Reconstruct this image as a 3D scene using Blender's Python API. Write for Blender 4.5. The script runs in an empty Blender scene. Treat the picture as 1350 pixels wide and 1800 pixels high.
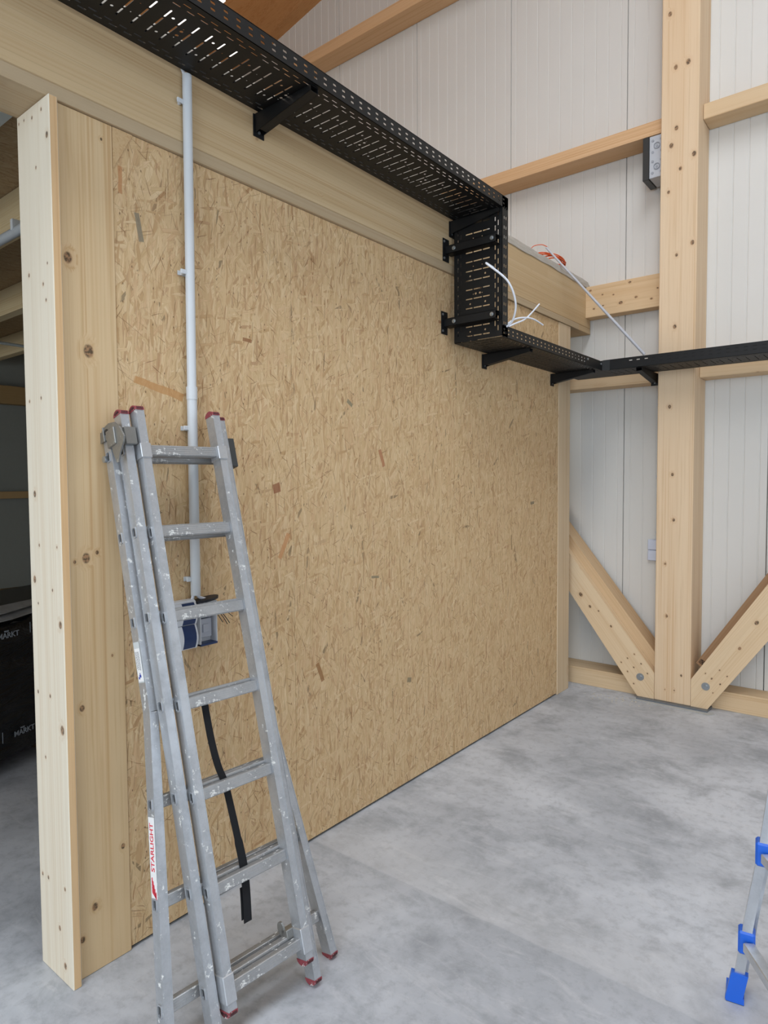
import bpy, bmesh, math, random
from mathutils import Vector, Matrix
random.seed(7)
SC = bpy.context.scene
COL = SC.collection

# ---------------------------------------------------------------- camera
YAW, PITCH, ROLL = math.radians(38.837), math.radians(2.598), math.radians(-0.364)
fw = Vector((-math.sin(YAW)*math.cos(PITCH), math.cos(YAW)*math.cos(PITCH), -math.sin(PITCH)))
rt = Vector((math.cos(YAW), math.sin(YAW), 0))
upv = rt.cross(fw)
cr, sr = math.cos(ROLL), math.sin(ROLL)
R_ = rt*cr + upv*sr
U_ = upv*cr - rt*sr
cam = bpy.data.objects.new('camera', bpy.data.cameras.new('camera'))
COL.objects.link(cam)
cam.data.sensor_fit = 'VERTICAL'; cam.data.sensor_height = 36
cam.data.lens = 1162.08/1800*36
cam.data.clip_start = .05
Mx = Matrix((R_, U_, -fw)).transposed().to_4x4(); Mx.translation = (2.063, 0, 1.6)
cam.matrix_world = Mx
SC.camera = cam

# ---------------------------------------------------------------- world, light, exposure
w = bpy.data.worlds.new('overcast_sky'); SC.world = w; w.use_nodes = True
w.node_tree.nodes['Background'].inputs[0].default_value = (.75, .86, 1, 1)
w.node_tree.nodes['Background'].inputs[1].default_value = 1.0

def area(name, loc, target, sx, sy, power, col):
    l = bpy.data.lights.new(name, 'AREA'); l.shape = 'RECTANGLE'; l.size = sx; l.size_y = sy
    l.energy = power; l.color = col
    o = bpy.data.objects.new(name, l); COL.objects.link(o); o.location = loc
    o.rotation_euler = (Vector(target)-Vector(loc)).to_track_quat('-Z', 'Y').to_euler()
    return o
area('gate_daylight', (3.2, -7.6, 3.2), (2.6, 2.0, 1.0), 9.0, 5.0, 620, (.77, .885, 1))
area('side_window_daylight', (7.6, 0.5, 3.0), (0, 0.8, 1.2), 7.5, 3.6, 110, (.84, .92, 1))
area('rooflight_daylight', (2.1, -1.0, 7.2), (2.1, -.9, 0), 1.8, 8.0, 325, (.88, .94, 1))
area('loft_added_warm_fill', (-3.4, -1.0, 6.0), (-3.4, -1.0, 0), 1.2, 4.0, 95, (1, .90, .78))  # added warm fill to lift the loft timber; roof is closed above it
area('left_room_added_fill', (-3.0, -5.8, 1.4), (-2.6, 0, 2.6), 2.6, 1.8, 120, (.97, .98, .94))  # added fill aimed up to brighten the joists; no window built here
SC.view_settings.view_transform = 'Standard'; SC.view_settings.look = 'None'
SC.view_settings.exposure = 0.0; SC.view_settings.gamma = 1
SC.view_settings.use_curve_mapping = False

# ---------------------------------------------------------------- helpers
def lin(c):
    return tuple((v/255/12.92 if v/255 <= .04045 else ((v/255+.055)/1.055)**2.4) for v in c)

class NT:
    def __init__(s, name):
        s.m = bpy.data.materials.new(name); s.m.use_nodes = True
        s.t = s.m.node_tree; s.b = s.t.nodes['Principled BSDF']
    def n(s, typ, **kw):
        nd = s.t.nodes.new(typ)
        for k, v in kw.items(): setattr(nd, k, v)
        return nd
    def l(s, a, b): s.t.links.new(a, b)
    def put(s, sock, v):
        if isinstance(v, bpy.types.NodeSocket): s.l(v, sock)
        else: sock.default_value = v
    def math(s, op, a, b=0.0, c=0.0, clamp=False):
        nd = s.n('ShaderNodeMath', operation=op, use_clamp=clamp)
        for i, v in enumerate((a, b, c)): s.put(nd.inputs[i], v)
        return nd.outputs[0]
    def vec(s, op, a, b=(0, 0, 0)):
        nd = s.n('ShaderNodeVectorMath', operation=op); s.put(nd.inputs[0], a); s.put(nd.inputs[1], b)
        return nd.outputs['Value'] if op in ('DISTANCE', 'LENGTH', 'DOT_PRODUCT') else nd.outputs[0]
    def mul(s, v, sc): return s.vec('MULTIPLY', v, sc)
    def noise(s, v, scale=1.0, detail=3, rough=.55, dist=0.0, dims='3D'):
        nd = s.n('ShaderNodeTexNoise', noise_dimensions=dims)
        s.l(v, nd.inputs['Vector']); nd.inputs['Scale'].default_value = scale
        nd.inputs['Detail'].default_value = detail; nd.inputs['Roughness'].default_value = rough
        nd.inputs['Distortion'].default_value = dist
        return nd.outputs[0]
    def ramp(s, f, stops):
        nd = s.n('ShaderNodeValToRGB'); s.l(f, nd.inputs[0]); e = nd.color_ramp.elements
        while len(e) < len(stops): e.new(.5)
        for i, (p, c) in enumerate(stops):
            e[i].position = p; e[i].color = (*c, 1) if len(c) == 3 else c
        return nd.outputs[0]
    def step(s, v, a, b, lo=0.0, hi=1.0):
        nd = s.n('ShaderNodeMapRange', interpolation_type='SMOOTHSTEP')
        s.put(nd.inputs['Value'], v)
        for k, x in (('From Min', a), ('From Max', b), ('To Min', lo), ('To Max', hi)): nd.inputs[k].default_value = x
        return nd.outputs[0]
    def mix(s, f, a, b, mode='MIX'):
        nd = s.n('ShaderNodeMix', data_type='RGBA', blend_type=mode)
        s.put(nd.inputs['Factor'], f)
        for k, v in ((6, a), (7, b)):
            if isinstance(v, tuple): v = (*v, 1) if len(v) == 3 else v
            s.put(nd.inputs[k], v)
        return nd.outputs[2]
    def obj(s): return s.n('ShaderNodeTexCoord').outputs['Object']
    def rnd(s): return s.n('ShaderNodeObjectInfo').outputs['Random']
    def bump(s, h, strength=.3, dist=.002):
        nd = s.n('ShaderNodeBump'); s.l(h, nd.inputs['Height'])
        nd.inputs['Strength'].default_value = strength; nd.inputs['Distance'].default_value = dist
        s.l(nd.outputs[0], s.b.inputs['Normal'])
    def out(s, col, rough=.5, metal=0.0, spec=.5):
        s.put(s.b.inputs['Base Color'], (*col, 1) if isinstance(col, tuple) and len(col) == 3 else col)
        s.put(s.b.inputs['Roughness'], rough); s.b.inputs['Metallic'].default_value = metal
        s.b.inputs['Specular IOR Level'].default_value = spec
        return s.m

def plain(name, rgb, rough=.5, metal=0.0, spec=.5, var=.06, nscale=30):
    t = NT(name); n = t.noise(t.obj(), nscale, 3)
    c = lin(rgb)
    col = t.mix(n, tuple(v*(1-var) for v in c), tuple(min(1, v*(1+var)) for v in c))
    return t.out(col, rough, metal, spec)

def wood(name, rgb, dark=None, knots=(), lam=None, contrast=1.0, autoknots=True, ka=2):
    """spruce timber, grain along local X; knots = local points with radius"""
    t = NT(name); o = t.obj(); r = t.rnd()
    sh = t.n('ShaderNodeCombineXYZ'); t.l(t.math('MULTIPLY', r, 37.0), sh.inputs[0]); t.l(t.math('MULTIPLY', r, 11.0), sh.inputs[1])
    p = t.vec('ADD', o, sh.outputs[0])
    kd = None
    for k in knots:
        d = t.vec('DISTANCE', t.mul(o, (.75, 1, 1)), (k[0]*.75, k[1], k[2]))
        q = t.step(d, k[3]*.62, k[3]*1.02, 1, 0)
        h = t.step(d, k[3]*.7, k[3]*2.4, 1, 0)
        kd = (q, h) if kd is None else (t.math('MAXIMUM', kd[0], q), t.math('MAXIMUM', kd[1], h))
    if autoknots:
        v = t.n('ShaderNodeTexVoronoi'); t.l(t.mul(p, (2.6, 7, 7)), v.inputs['Vector']); v.inputs['Scale'].default_value = 1
        sep = t.n('ShaderNodeSeparateColor'); t.l(v.outputs['Color'], sep.inputs[0])
        q = t.math('MULTIPLY', t.step(v.outputs['Distance'], .03, .055, 1, 0), t.step(sep.outputs[0], .55, .6))
        h = t.math('MULTIPLY', t.step(v.outputs['Distance'], .04, .2, 1, 0), t.step(sep.outputs[0], .55, .6))
        kd = (q, h) if kd is None else (t.math('MAXIMUM', kd[0], q), t.math('MAXIMUM', kd[1], h))
    warp = t.math('MULTIPLY', kd[1], .012) if kd else 0.0
    cw = t.n('ShaderNodeCombineXYZ'); t.put(cw.inputs[1], warp); t.put(cw.inputs[2], warp)
    g = t.vec('ADD', p, cw.outputs[0])
    big = t.noise(t.mul(g, (.35, 5, 5)), 1, 2)
    grain = t.noise(t.mul(g, (1.3, 60, 60)), 1, 4, .62, .4)
    fine = t.noise(t.mul(g, (4, 260, 260)), 1, 2)
    band = t.noise(t.mul(g, (.22, 17, 17)), 1, 3, .6)
    lines = t.noise(t.mul(g, (.5, 150, 150)), 1, 2, .5)
    c = lin(rgb); d = lin(dark) if dark else tuple(a*b for a, b in zip(c, (.80, .72, .62)))
    f = t.math('MULTIPLY', t.step(grain, .48, .78), .62*contrast)
    col = t.mix(f, c, d)
    col = t.mix(t.math('MULTIPLY', t.step(big, .35, .75), .42*contrast), col, tuple(a*b for a, b in zip(c, (.90, .80, .68))))
    col = t.mix(t.math('MULTIPLY', t.math('MULTIPLY', t.step(band, .46, .62), t.step(lines, .42, .62)), .55*contrast), col, tuple(a*b for a, b in zip(c, (.78, .64, .50))))
    col = t.mix(t.math('MULTIPLY', fine, .16), col, tuple(a*.7 for a in d))
    if lam:
        sx = t.n('ShaderNodeSeparateXYZ'); t.l(o, sx.inputs[0])
        zi = t.math('FLOOR', t.math('DIVIDE', sx.outputs[lam[1]], lam[0]))
        xi = t.math('FLOOR', t.math('ADD', t.math('MULTIPLY', sx.outputs[0], .55), t.math('MULTIPLY', zi, .37)))
        cc = t.n('ShaderNodeCombineXYZ'); t.l(xi, cc.inputs[0]); t.l(zi, cc.inputs[1])
        wn = t.n('ShaderNodeTexWhiteNoise'); t.l(cc.outputs[0], wn.inputs['Vector'])
        col = t.mix(t.math('MULTIPLY', wn.outputs[0], .5), col, tuple(a*b for a, b in zip(c, (.82, .74, .66))))
        fr = t.math('FRACT', t.math('DIVIDE', sx.outputs[lam[1]], lam[0]))
        ln = t.math('MULTIPLY', t.step(t.math('ABSOLUTE', t.math('SUBTRACT', fr, .5)), .47, .5), .28)
        col = t.mix(ln, col, tuple(a*.45 for a in c))
    if kd:
        col = t.mix(t.math('MULTIPLY', kd[1], .20), col, tuple(a*b for a, b in zip(c, (.72, .52, .36))))
        kc = t.mix(t.step(t.noise(g, 95, 2), .40, .60), lin((48, 32, 22)), lin((150, 112, 80)))
        col = t.mix(t.math('MULTIPLY', kd[0], .85), col, kc)
    t.bump(grain, .12, .0015)
    return t.out(col, .62, 0, .3)

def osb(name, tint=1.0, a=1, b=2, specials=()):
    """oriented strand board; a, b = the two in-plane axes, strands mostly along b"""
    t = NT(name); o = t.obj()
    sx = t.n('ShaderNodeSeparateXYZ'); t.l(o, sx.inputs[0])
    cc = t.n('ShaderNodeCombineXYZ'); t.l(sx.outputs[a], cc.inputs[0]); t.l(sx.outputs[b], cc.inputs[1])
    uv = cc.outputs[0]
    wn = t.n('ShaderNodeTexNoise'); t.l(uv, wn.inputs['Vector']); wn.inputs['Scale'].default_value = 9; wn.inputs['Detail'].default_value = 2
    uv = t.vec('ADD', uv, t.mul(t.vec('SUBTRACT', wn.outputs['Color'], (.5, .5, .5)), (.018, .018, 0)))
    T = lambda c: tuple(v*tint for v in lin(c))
    tones = [(0, T((208, 179, 137))), (.25, T((218, 190, 148))), (.45, T((201, 170, 127))), (.65, T((222, 197, 157))), (.82, T((209, 175, 135))), (1, T((192, 159, 116)))]
    col = None; edge = None
    layers = [(88, .11, .016, 1.01, 1), (101, .09, .013, .72, 1), (74, .10, .012, .55, 1), (128, .075, .011, .34, 1), (48, .075, .012, .30, 1), (93, .12, .011, .36, 1), (12, .07, .011, .10, 1), (84, .05, .006, .25, 1)]
    for i, (ang, ln, wd, pr, _) in enumerate(layers):
        mp = t.n('ShaderNodeMapping'); t.l(uv, mp.inputs[0])
        mp.inputs['Rotation'].default_value = (0, 0, -math.radians(ang)); mp.inputs['Location'].default_value = (i*3.71, i*1.93, 0)
        q = t.mul(mp.outputs[0], (1/ln, 1/wd, 0))
        v = t.n('ShaderNodeTexVoronoi', voronoi_dimensions='2D'); t.l(q, v.inputs['Vector']); v.inputs['Scale'].default_value = 1; v.inputs['Randomness'].default_value = .9
        e = t.n('ShaderNodeTexVoronoi', voronoi_dimensions='2D', feature='DISTANCE_TO_EDGE'); t.l(q, e.inputs['Vector']); e.inputs['Scale'].default_value = 1; e.inputs['Randomness'].default_value = .9
        s = t.n('ShaderNodeSeparateColor'); t.l(v.outputs['Color'], s.inputs[0])
        fib = t.noise(t.mul(mp.outputs[0], (16, 420, 0)), 1, 2, dims='2D')
        c = t.ramp(s.outputs[0], tones)
        c = t.mix(t.math('MULTIPLY', t.step(fib, .3, .8), .34), c, T((160, 122, 76)))
        # the odd rusty, grey or bark-dark flake
        c = t.mix(t.math('MULTIPLY', t.step(s.outputs[2], .935, .95), .42), c, T((150, 104, 66)))
        c = t.mix(t.math('MULTIPLY', t.step(s.outputs[2], .992, .996), .6), c, T((122, 112, 88)))
        eg = t.math('MULTIPLY', t.step(e.outputs[0], .0, .07, 1, 0), t.step(s.outputs[0], .35, .9, .02, .62))
        c = t.mix(eg, c, T((126, 94, 60)))
        if col is None: col = c; edge = eg
        else:
            m = t.step(s.outputs[1], pr-.004, pr+.004, 1, 0)
            m = t.math('MULTIPLY', m, t.step(e.outputs[0], .0, .05))
            col = t.mix(m, col, c)
            edge = t.math('MAXIMUM', t.math('MULTIPLY', edge, t.math('SUBTRACT', 1.0, m)), t.math('MULTIPLY', eg, m))
    # hair-thin dark slivers lying every way
    for i, (ang, ln, wd, pr) in enumerate([(62, .05, .0024, .010), (112, .06, .0024, .012), (150, .035, .0022, .008), (86, .055, .0026, .014), (24, .04, .0022, .007)]):
        mp = t.n('ShaderNodeMapping'); t.l(uv, mp.inputs[0]); mp.inputs['Rotation'].default_value = (0, 0, -math.radians(ang)); mp.inputs['Location'].default_value = (i*1.31+9, i*2.93, 0)
        v = t.n('ShaderNodeTexVoronoi', voronoi_dimensions='2D'); t.l(t.mul(mp.outputs[0], (1/ln, 1/wd, 0)), v.inputs['Vector']); v.inputs['Scale'].default_value = 1
        s = t.n('ShaderNodeSeparateColor'); t.l(v.outputs['Color'], s.inputs[0])
        col = t.mix(t.math('MULTIPLY', t.step(s.outputs[0], pr-.004, pr+.004, 1, 0), t.step(s.outputs[1], 0, 1, .25, .75)), col, T((122, 88, 54)))
    # resin and bark specks
    v = t.n('ShaderNodeTexVoronoi', voronoi_dimensions='2D'); t.l(t.mul(uv, (26, 13, 0)), v.inputs['Vector']); v.inputs['Scale'].default_value = 1
    s = t.n('ShaderNodeSeparateColor'); t.l(v.outputs['Color'], s.inputs[0])
    sp = t.math('MULTIPLY', t.step(v.outputs['Distance'], .03, .07, 1, 0), t.step(s.outputs[0], .72, .76))
    col = t.mix(t.math('MULTIPLY', sp, .75), col, T((78, 52, 32)))
    sxx = t.n('ShaderNodeSeparateXYZ'); t.l(uv, sxx.inputs[0])
    for (u, vv, ang, L, W, c) in specials:
        cs, sn = math.cos(math.radians(ang)), math.sin(math.radians(ang))
        du = t.math('SUBTRACT', sxx.outputs[0], u); dv = t.math('SUBTRACT', sxx.outputs[1], vv)
        al = t.math('ABSOLUTE', t.math('ADD', t.math('MULTIPLY', du, cs), t.math('MULTIPLY', dv, sn)))
        ac = t.math('ABSOLUTE', t.math('SUBTRACT', t.math('MULTIPLY', dv, cs), t.math('MULTIPLY', du, sn)))
        m = t.math('MULTIPLY', t.step(al, L*.92, L, 1, 0), t.step(ac, W*.85, W, 1, 0))
        col = t.mix(t.math('MULTIPLY', m, .8), col, T(c))
    t.bump(t.math('MULTIPLY', edge, -1.0), .35, .002)
    return t.out(col, .6, 0, .25)

# mesh builder ----------------------------------------------------
WM = {}
class MB:
    def __init__(s): s.v = []; s.f = []; s.smooth = []
    def face(s, pts, smooth=False):
        i = len(s.v); s.v += [Vector(p) for p in pts]; s.f.append(tuple(range(i, i+len(pts)))); s.smooth.append(smooth)
    def mesh(s, verts, faces, smooth=False):
        i = len(s.v); s.v += [Vector(p) for p in verts]
        for f in faces: s.f.append(tuple(i+k for k in f)); s.smooth.append(smooth)
    def box(s, lo, hi, bev=0.0, fr=None):
        """axis box, optionally chamfered, optionally in frame fr"""
        lo = Vector(lo); hi = Vector(hi); c = (lo+hi)/2; h = (hi-lo)/2; b = min(bev, .45*min(abs(x) for x in h))
        if b <= 0:
            vs = [c+Vector((sx*h.x, sy*h.y, sz*h.z)) for sx in (-1, 1) for sy in (-1, 1) for sz in (-1, 1)]
            fs = [(0, 1, 3, 2), (4, 6, 7, 5), (0, 4, 5, 1), (2, 3, 7, 6), (0, 2, 6, 4), (1, 5, 7, 3)]
        else:
            vs = []; idx = {}
            for sx in (-1, 1):
                for sy in (-1, 1):
                    for sz in (-1, 1):
                        for a in range(3):
                            p = [sx*(h.x-b), sy*(h.y-b), sz*(h.z-b)]; p[a] = (sx, sy, sz)[a]*h[a]
                            idx[(sx, sy, sz, a)] = len(vs); vs.append(c+Vector(p))
            fs = []
            for a in range(3):
                o1, o2 = (a+1) % 3, (a+2) % 3
                for sg in (-1, 1):
                    q = []
                    for (u, v_) in ((-1, -1), (1, -1), (1, 1), (-1, 1)):
                        k = [0, 0, 0]; k[a] = sg; k[o1] = u; k[o2] = v_
                        q.append(idx[(*k, a)])
                    fs.append(tuple(q if sg > 0 else q[::-1]))
            for a in range(3):
                o1, o2 = (a+1) % 3, (a+2) % 3
                for s1 in (-1, 1):
                    for s2 in (-1, 1):
                        k1 = [0, 0, 0]; k1[o1] = s1; k1[o2] = s2
                        ka = list(k1); kb = list(k1); ka[a] = -1; kb[a] = 1
                        q = (idx[(*ka, o1)], idx[(*kb, o1)], idx[(*kb, o2)], idx[(*ka, o2)])
                        fs.append(q if s1*s2 < 0 else q[::-1])
            for sx in (-1, 1):
                for sy in (-1, 1):
                    for sz in (-1, 1):
                        q = tuple(idx[(sx, sy, sz, a)] for a in range(3)); fs.append(q if sx*sy*sz > 0 else q[::-1])
        if fr is not None: vs = [fr @ v for v in vs]
        s.mesh(vs, fs)
        return s
    def prism(s, pts, ext):
        n = len(pts); ext = Vector(ext); a = [Vector(p) for p in pts]; b = [p+ext for p in a]
        nrm = (a[1]-a[0]).cross(a[2]-a[1])
        if nrm.dot(ext) > 0: a.reverse(); b.reverse()
        s.mesh(a+b, [tuple(range(n)), tuple(range(2*n-1, n-1, -1))]+[((i+1) % n, i, n+i, n+(i+1) % n) for i in range(n)])
        return s
    def tube(s, pts, r, n=10, cap=True, sx=1.0):
        pts = [Vector(p) for p in pts]; m = len(pts); rs = r if isinstance(r, (list, tuple)) else [r]*m
        vs = []; prev = None
        for i, p in enumerate(pts):
            d = (pts[min(i+1, m-1)]-pts[max(i-1, 0)]).normalized()
            if prev is None: u = d.orthogonal().normalized()
            else: u = (prev-d*prev.dot(d)).normalized()
            prev = u; v = d.cross(u)
            for k in range(n):
                an = 2*math.pi*k/n; vs.append(p+(u*math.cos(an)+v*math.sin(an))*rs[i])
        fs = [(i*n+k, i*n+(k+1) % n, (i+1)*n+(k+1) % n, (i+1)*n+k) for i in range(m-1) for k in range(n)]
        s.mesh(vs, fs, True)
        if cap: s.face(vs[:n][::-1]); s.face(vs[-n:])
        return s
    def ring(s, fr, w, h, t, d):
        """rounded rectangular collar in plane xy of fr, width w, height h, wall t, depth d along z"""
        def loop(w, h, r, z):
            o = []
            for cx, cy, a0 in ((w-r, h-r, 0), (-w+r, h-r, 90), (-w+r, -h+r, 180), (w-r, -h+r, 270)):
                for k in (0, 45, 90):
                    an = math.radians(a0+k); o.append(fr @ Vector((cx+r*math.cos(an), cy+r*math.sin(an), z)))
            return o
        w /= 2; h /= 2; r = min(w, h)*.55
        L = [loop(w, h, r, 0), loop(w, h, r, d), loop(w-t, h-t, r*.6, d), loop(w-t, h-t, r*.6, -.004)]
        vs = sum(L, []); n = 12
        s.mesh(vs, [(a*n+k, a*n+(k+1) % n, (a+1)*n+(k+1) % n, (a+1)*n+k) for a in range(3) for k in range(n)])
        return s
    def sheet(s, fr, L, W, th, holes):
        """plate 0..L x 0..W in xy of fr, thickness th along z, with chamfered through-holes (x0,x1,y0,y1)"""
        xs = sorted({0, L} | {h[0] for h in holes} | {h[1] for h in holes})
        def add(p2, rim=()):
            top = [fr @ Vector((x, y, th)) for x, y in p2]; bot = [fr @ Vector((x, y, 0)) for x, y in p2]
            s.face(top); s.face(bot[::-1])
            for i in rim:
                j = (i+1) % len(p2); s.face([top[i], bot[i], bot[j], top[j]])
        hs = sorted(holes); k = 0
        # columns of x between breaks
        cuts = [0.0]
        rows = {}
        for h in hs: rows.setdefault((round(h[0], 5), round(h[1], 5)), []).append(h)
        for i in range(len(xs)-1):
            x0, x1 = xs[i], xs[i+1]
            if x1-x0 < 1e-6: continue
            act = sorted([h for h in hs if h[0] <= x0+1e-7 and h[1] >= x1-1e-7], key=lambda h: h[2])
            y = 0.0
            for h in act:
                if h[2] > y+1e-7: add([(x0, y), (x1, y), (x1, h[2]), (x0, h[2])])
                y = h[3]
                # hole rim parts in this strip
                a, b, c, d = h
                c0 = min(b-a, d-c)*.30
                for (yy, sg) in ((c, 1), (d, -1)):
                    A = fr @ Vector((x0, yy, 0)); B = fr @ Vector((x1, yy, 0)); A2 = fr @ Vector((x0, yy, th)); B2 = fr @ Vector((x1, yy, th))
                    s.face([A, B, B2, A2] if sg > 0 else [B, A, A2, B2])
            if y < W-1e-7: add([(x0, y), (x1, y), (x1, W), (x0, W)])
        for (a, b, c, d) in hs:
            q = min(b-a, d-c)*.30
            for (x, y, dx, dy) in ((a, c, q, q), (b, c, -q, q), (b, d, -q, -q), (a, d, q, -q)):
                tri = [(x, y), (x+dx, y), (x, y+dy)]
                if dx*dy < 0: tri = tri[::-1]
                add(tri)
            for x in (a, b):
                s.face([fr @ Vector((x, c, 0)), fr @ Vector((x, c, th)), fr @ Vector((x, d, th)), fr @ Vector((x, d, 0))])
        for (p, q) in (((0, 0), (L, 0)), ((L, 0), (L, W)), ((L, W), (0, W)), ((0, W), (0, 0))):
            s.face([fr @ Vector((*p, 0)), fr @ Vector((*q, 0)), fr @ Vector((*q, th)), fr @ Vector((*p, th))])
        return s
    def build(s, name, mat, parent=None, M=None):
        if M is None:
            lo = Vector((min(v.x for v in s.v), min(v.y for v in s.v), min(v.z for v in s.v)))
            hi = Vector((max(v.x for v in s.v), max(v.y for v in s.v), max(v.z for v in s.v)))
            c = (lo+hi)/2; M = Matrix.Translation((c.x, c.y, lo.z))
        Mi = M.inverted(); me = bpy.data.meshes.new(name)
        me.from_pydata([Mi @ v for v in s.v], [], s.f); me.update()
        for p, sm in zip(me.polygons, s.smooth): p.use_smooth = sm
        me.materials.append(mat)
        o = bpy.data.objects.new(name, me); COL.objects.link(o); WM[o] = M
        if parent: o.parent = parent; o.matrix_basis = WM[parent].inverted() @ M
        else: o.matrix_basis = M
        return o

def thing(name, label, cat, loc=(0, 0, 0), group=None):
    o = bpy.data.objects.new(name, None); COL.objects.link(o); o.empty_display_size = .1
    WM[o] = Matrix.Translation(loc); o.matrix_basis = WM[o]
    return tag(o, label, cat, group)
def tag(o, label, cat, group=None):
    o['label'] = label; o['category'] = cat
    if group: o['group'] = group
    return o
def struct(o): o['kind'] = 'structure'; return o
def copy_tree(src, M, label=None, parent=None):
    c = src.copy(); COL.objects.link(c)
    if parent is None:
        c.matrix_basis = M; WM[c] = M
        if label: c['label'] = label
    else:
        c.parent = parent
    for ch in [x for x in WM_children.get(src, [])]: copy_tree(ch, None, None, c)
    return c
WM_children = {}
def kids(o):
    for x in list(bpy.data.objects):
        if x.parent: WM_children.setdefault(x.parent, [])
    for x in bpy.data.objects:
        if x.parent and x not in WM_children[x.parent]: WM_children[x.parent].append(x)

def bez(P, n=18):
    P = [Vector(p) for p in P]; o = []
    for s in range(len(P)-1):
        p0, p1, p2, p3 = P[max(s-1, 0)], P[s], P[s+1], P[min(s+2, len(P)-1)]
        for i in range(n):
            t = i/n; o.append(.5*((2*p1)+(-p0+p2)*t+(2*p0-5*p1+4*p2-p3)*t*t+(-p0+3*p1-3*p2+p3)*t**3))
    o.append(P[-1]); return o
def frame(o, x, y, z):
    M = Matrix((Vector(x), Vector(y), Vector(z))).transposed().to_4x4(); M.translation = Vector(o); return M
X, Y, Z = Vector((1, 0, 0)), Vector((0, 1, 0)), Vector((0, 0, 1))
AX = {'x': (X, Y, Z), 'y': (Y, -X, Z), 'z': (Z, Y, -X)}
def timber(name, lo, hi, ax, rgb=(225, 199, 166), parent=None, bev=.002, knots=(), **kw):
    """rectangular timber; grain along ax"""
    lo = Vector(lo); hi = Vector(hi); c = (lo+hi)/2
    a, b, d = AX[ax]; M = frame(c, a, b, d); Mi = M.inverted()
    kk = [(*(Mi @ Vector(k[:3])), k[3]) for k in knots]
    m = MB().box(lo, hi, bev)
    return m.build(name, wood(name+'_wood', rgb, knots=kk, **kw), parent, M)
def timber_prism(name, pts, ext, ax, rgb=(225, 199, 166), parent=None, knots=(), **kw):
    a = Vector(ax).normalized(); n = Vector(ext).normalized(); b = n.cross(a).normalized()
    M = frame(pts[0], a, n, a.cross(n)); Mi = M.inverted()
    kk = [(*(Mi @ Vector(k[:3])), k[3]) for k in knots]
    return MB().prism(pts, ext).build(name, wood(name+'_wood', rgb, knots=kk, **kw), parent, M)

# ---------------------------------------------------------------- shared materials
def panel_mat():
    t = NT('white_sheet_metal'); o = t.obj()
    n = t.noise(t.mul(o, (90, 1, .3)), 1, 1); n2 = t.noise(o, 1.2, 3)
    col = t.mix(n2, lin((212, 209, 203)), lin((221, 218, 212)))
    t.bump(n, .35, .001)
    return t.out(col, .42, 0, .45)
def concrete():
    t = NT('concrete_floor'); o = t.obj()
    a = t.noise(o, .9, 5, .6, .6); b = t.noise(o, 3.4, 6, .65, .3); c = t.noise(o, 22, 4, .7); f = t.noise(o, 160, 2)
    st = t.noise(t.mul(o, (2.2, 9, 1)), 1.4, 5, .7, 1.2)
    col = t.mix(t.step(a, .33, .68), lin((170, 174, 181)), lin((206, 210, 217)))
    col = t.mix(t.math('MULTIPLY', t.step(b, .44, .70), .75), col, lin((140, 144, 150)))
    col = t.mix(t.math('MULTIPLY', t.step(st, .5, .72), .35), col, lin((212, 213, 216)))
    col = t.mix(t.math('MULTIPLY', t.step(c, .45, .72), .34), col, lin((128, 131, 137)))
    col = t.mix(t.math('MULTIPLY', f, .10), col, lin((190, 190, 190)))
    # day joint of the pour: straight line across the slab, paler strip beyond it
    sx = t.n('ShaderNodeSeparateXYZ'); t.l(o, sx.inputs[0])
    d = t.math('ADD', sx.outputs[1], t.math('MULTIPLY', t.math('SUBTRACT', b, .5), .03))
    e = t.math('MULTIPLY', t.step(d, 2.045, 2.055), t.step(d, 2.06, 2.5, 1, 0))
    e2 = t.math('MULTIPLY', t.step(d, 1.93, 2.045), t.step(d, 2.045, 2.05, 1, 0))
    col = t.mix(t.math('MULTIPLY', e, .24), col, lin((206, 206, 206)))
    col = t.mix(t.math('MULTIPLY', e2, .16), col, lin((140, 143, 148)))
    # thin pale scratches and paint specks
    v = t.n('ShaderNodeTexVoronoi'); t.l(t.mul(o, (6, 6, 1)), v.inputs['Vector']); v.inputs['Scale'].default_value = 1
    s = t.n('ShaderNodeSeparateColor'); t.l(v.outputs['Color'], s.inputs[0])
    sp = t.math('MULTIPLY', t.step(v.outputs['Distance'], .02, .04, 1, 0), t.step(s.outputs[0], .7, .72))
    near = t.step(t.vec('DISTANCE', o, (.1, 1.1, 0)), .6, 1.6, .9, .25)
    col = t.mix(t.math('MULTIPLY', sp, near), col, lin((222, 220, 214)))
    sp2 = t.math('MULTIPLY', t.step(v.outputs['Distance'], .025, .045, 1, 0), t.step(s.outputs[1], .90, .91))
    col = t.mix(t.math('MULTIPLY', sp2, .8), col, lin((50, 50, 50)))
    sc = t.noise(t.mul(o, (3, 3, 1)), 1, 2, .5, 2.5)
    ln = t.step(t.math('ABSOLUTE', t.math('SUBTRACT', sc, .5)), .0, .0025, 1, 0)
    col = t.mix(t.math('MULTIPLY', ln, .25), col, lin((200, 200, 200)))
    t.bump(c, .05, .002)
    return t.out(col, t.step(b, .3, .8, .48, .62), 0, .35)
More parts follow.
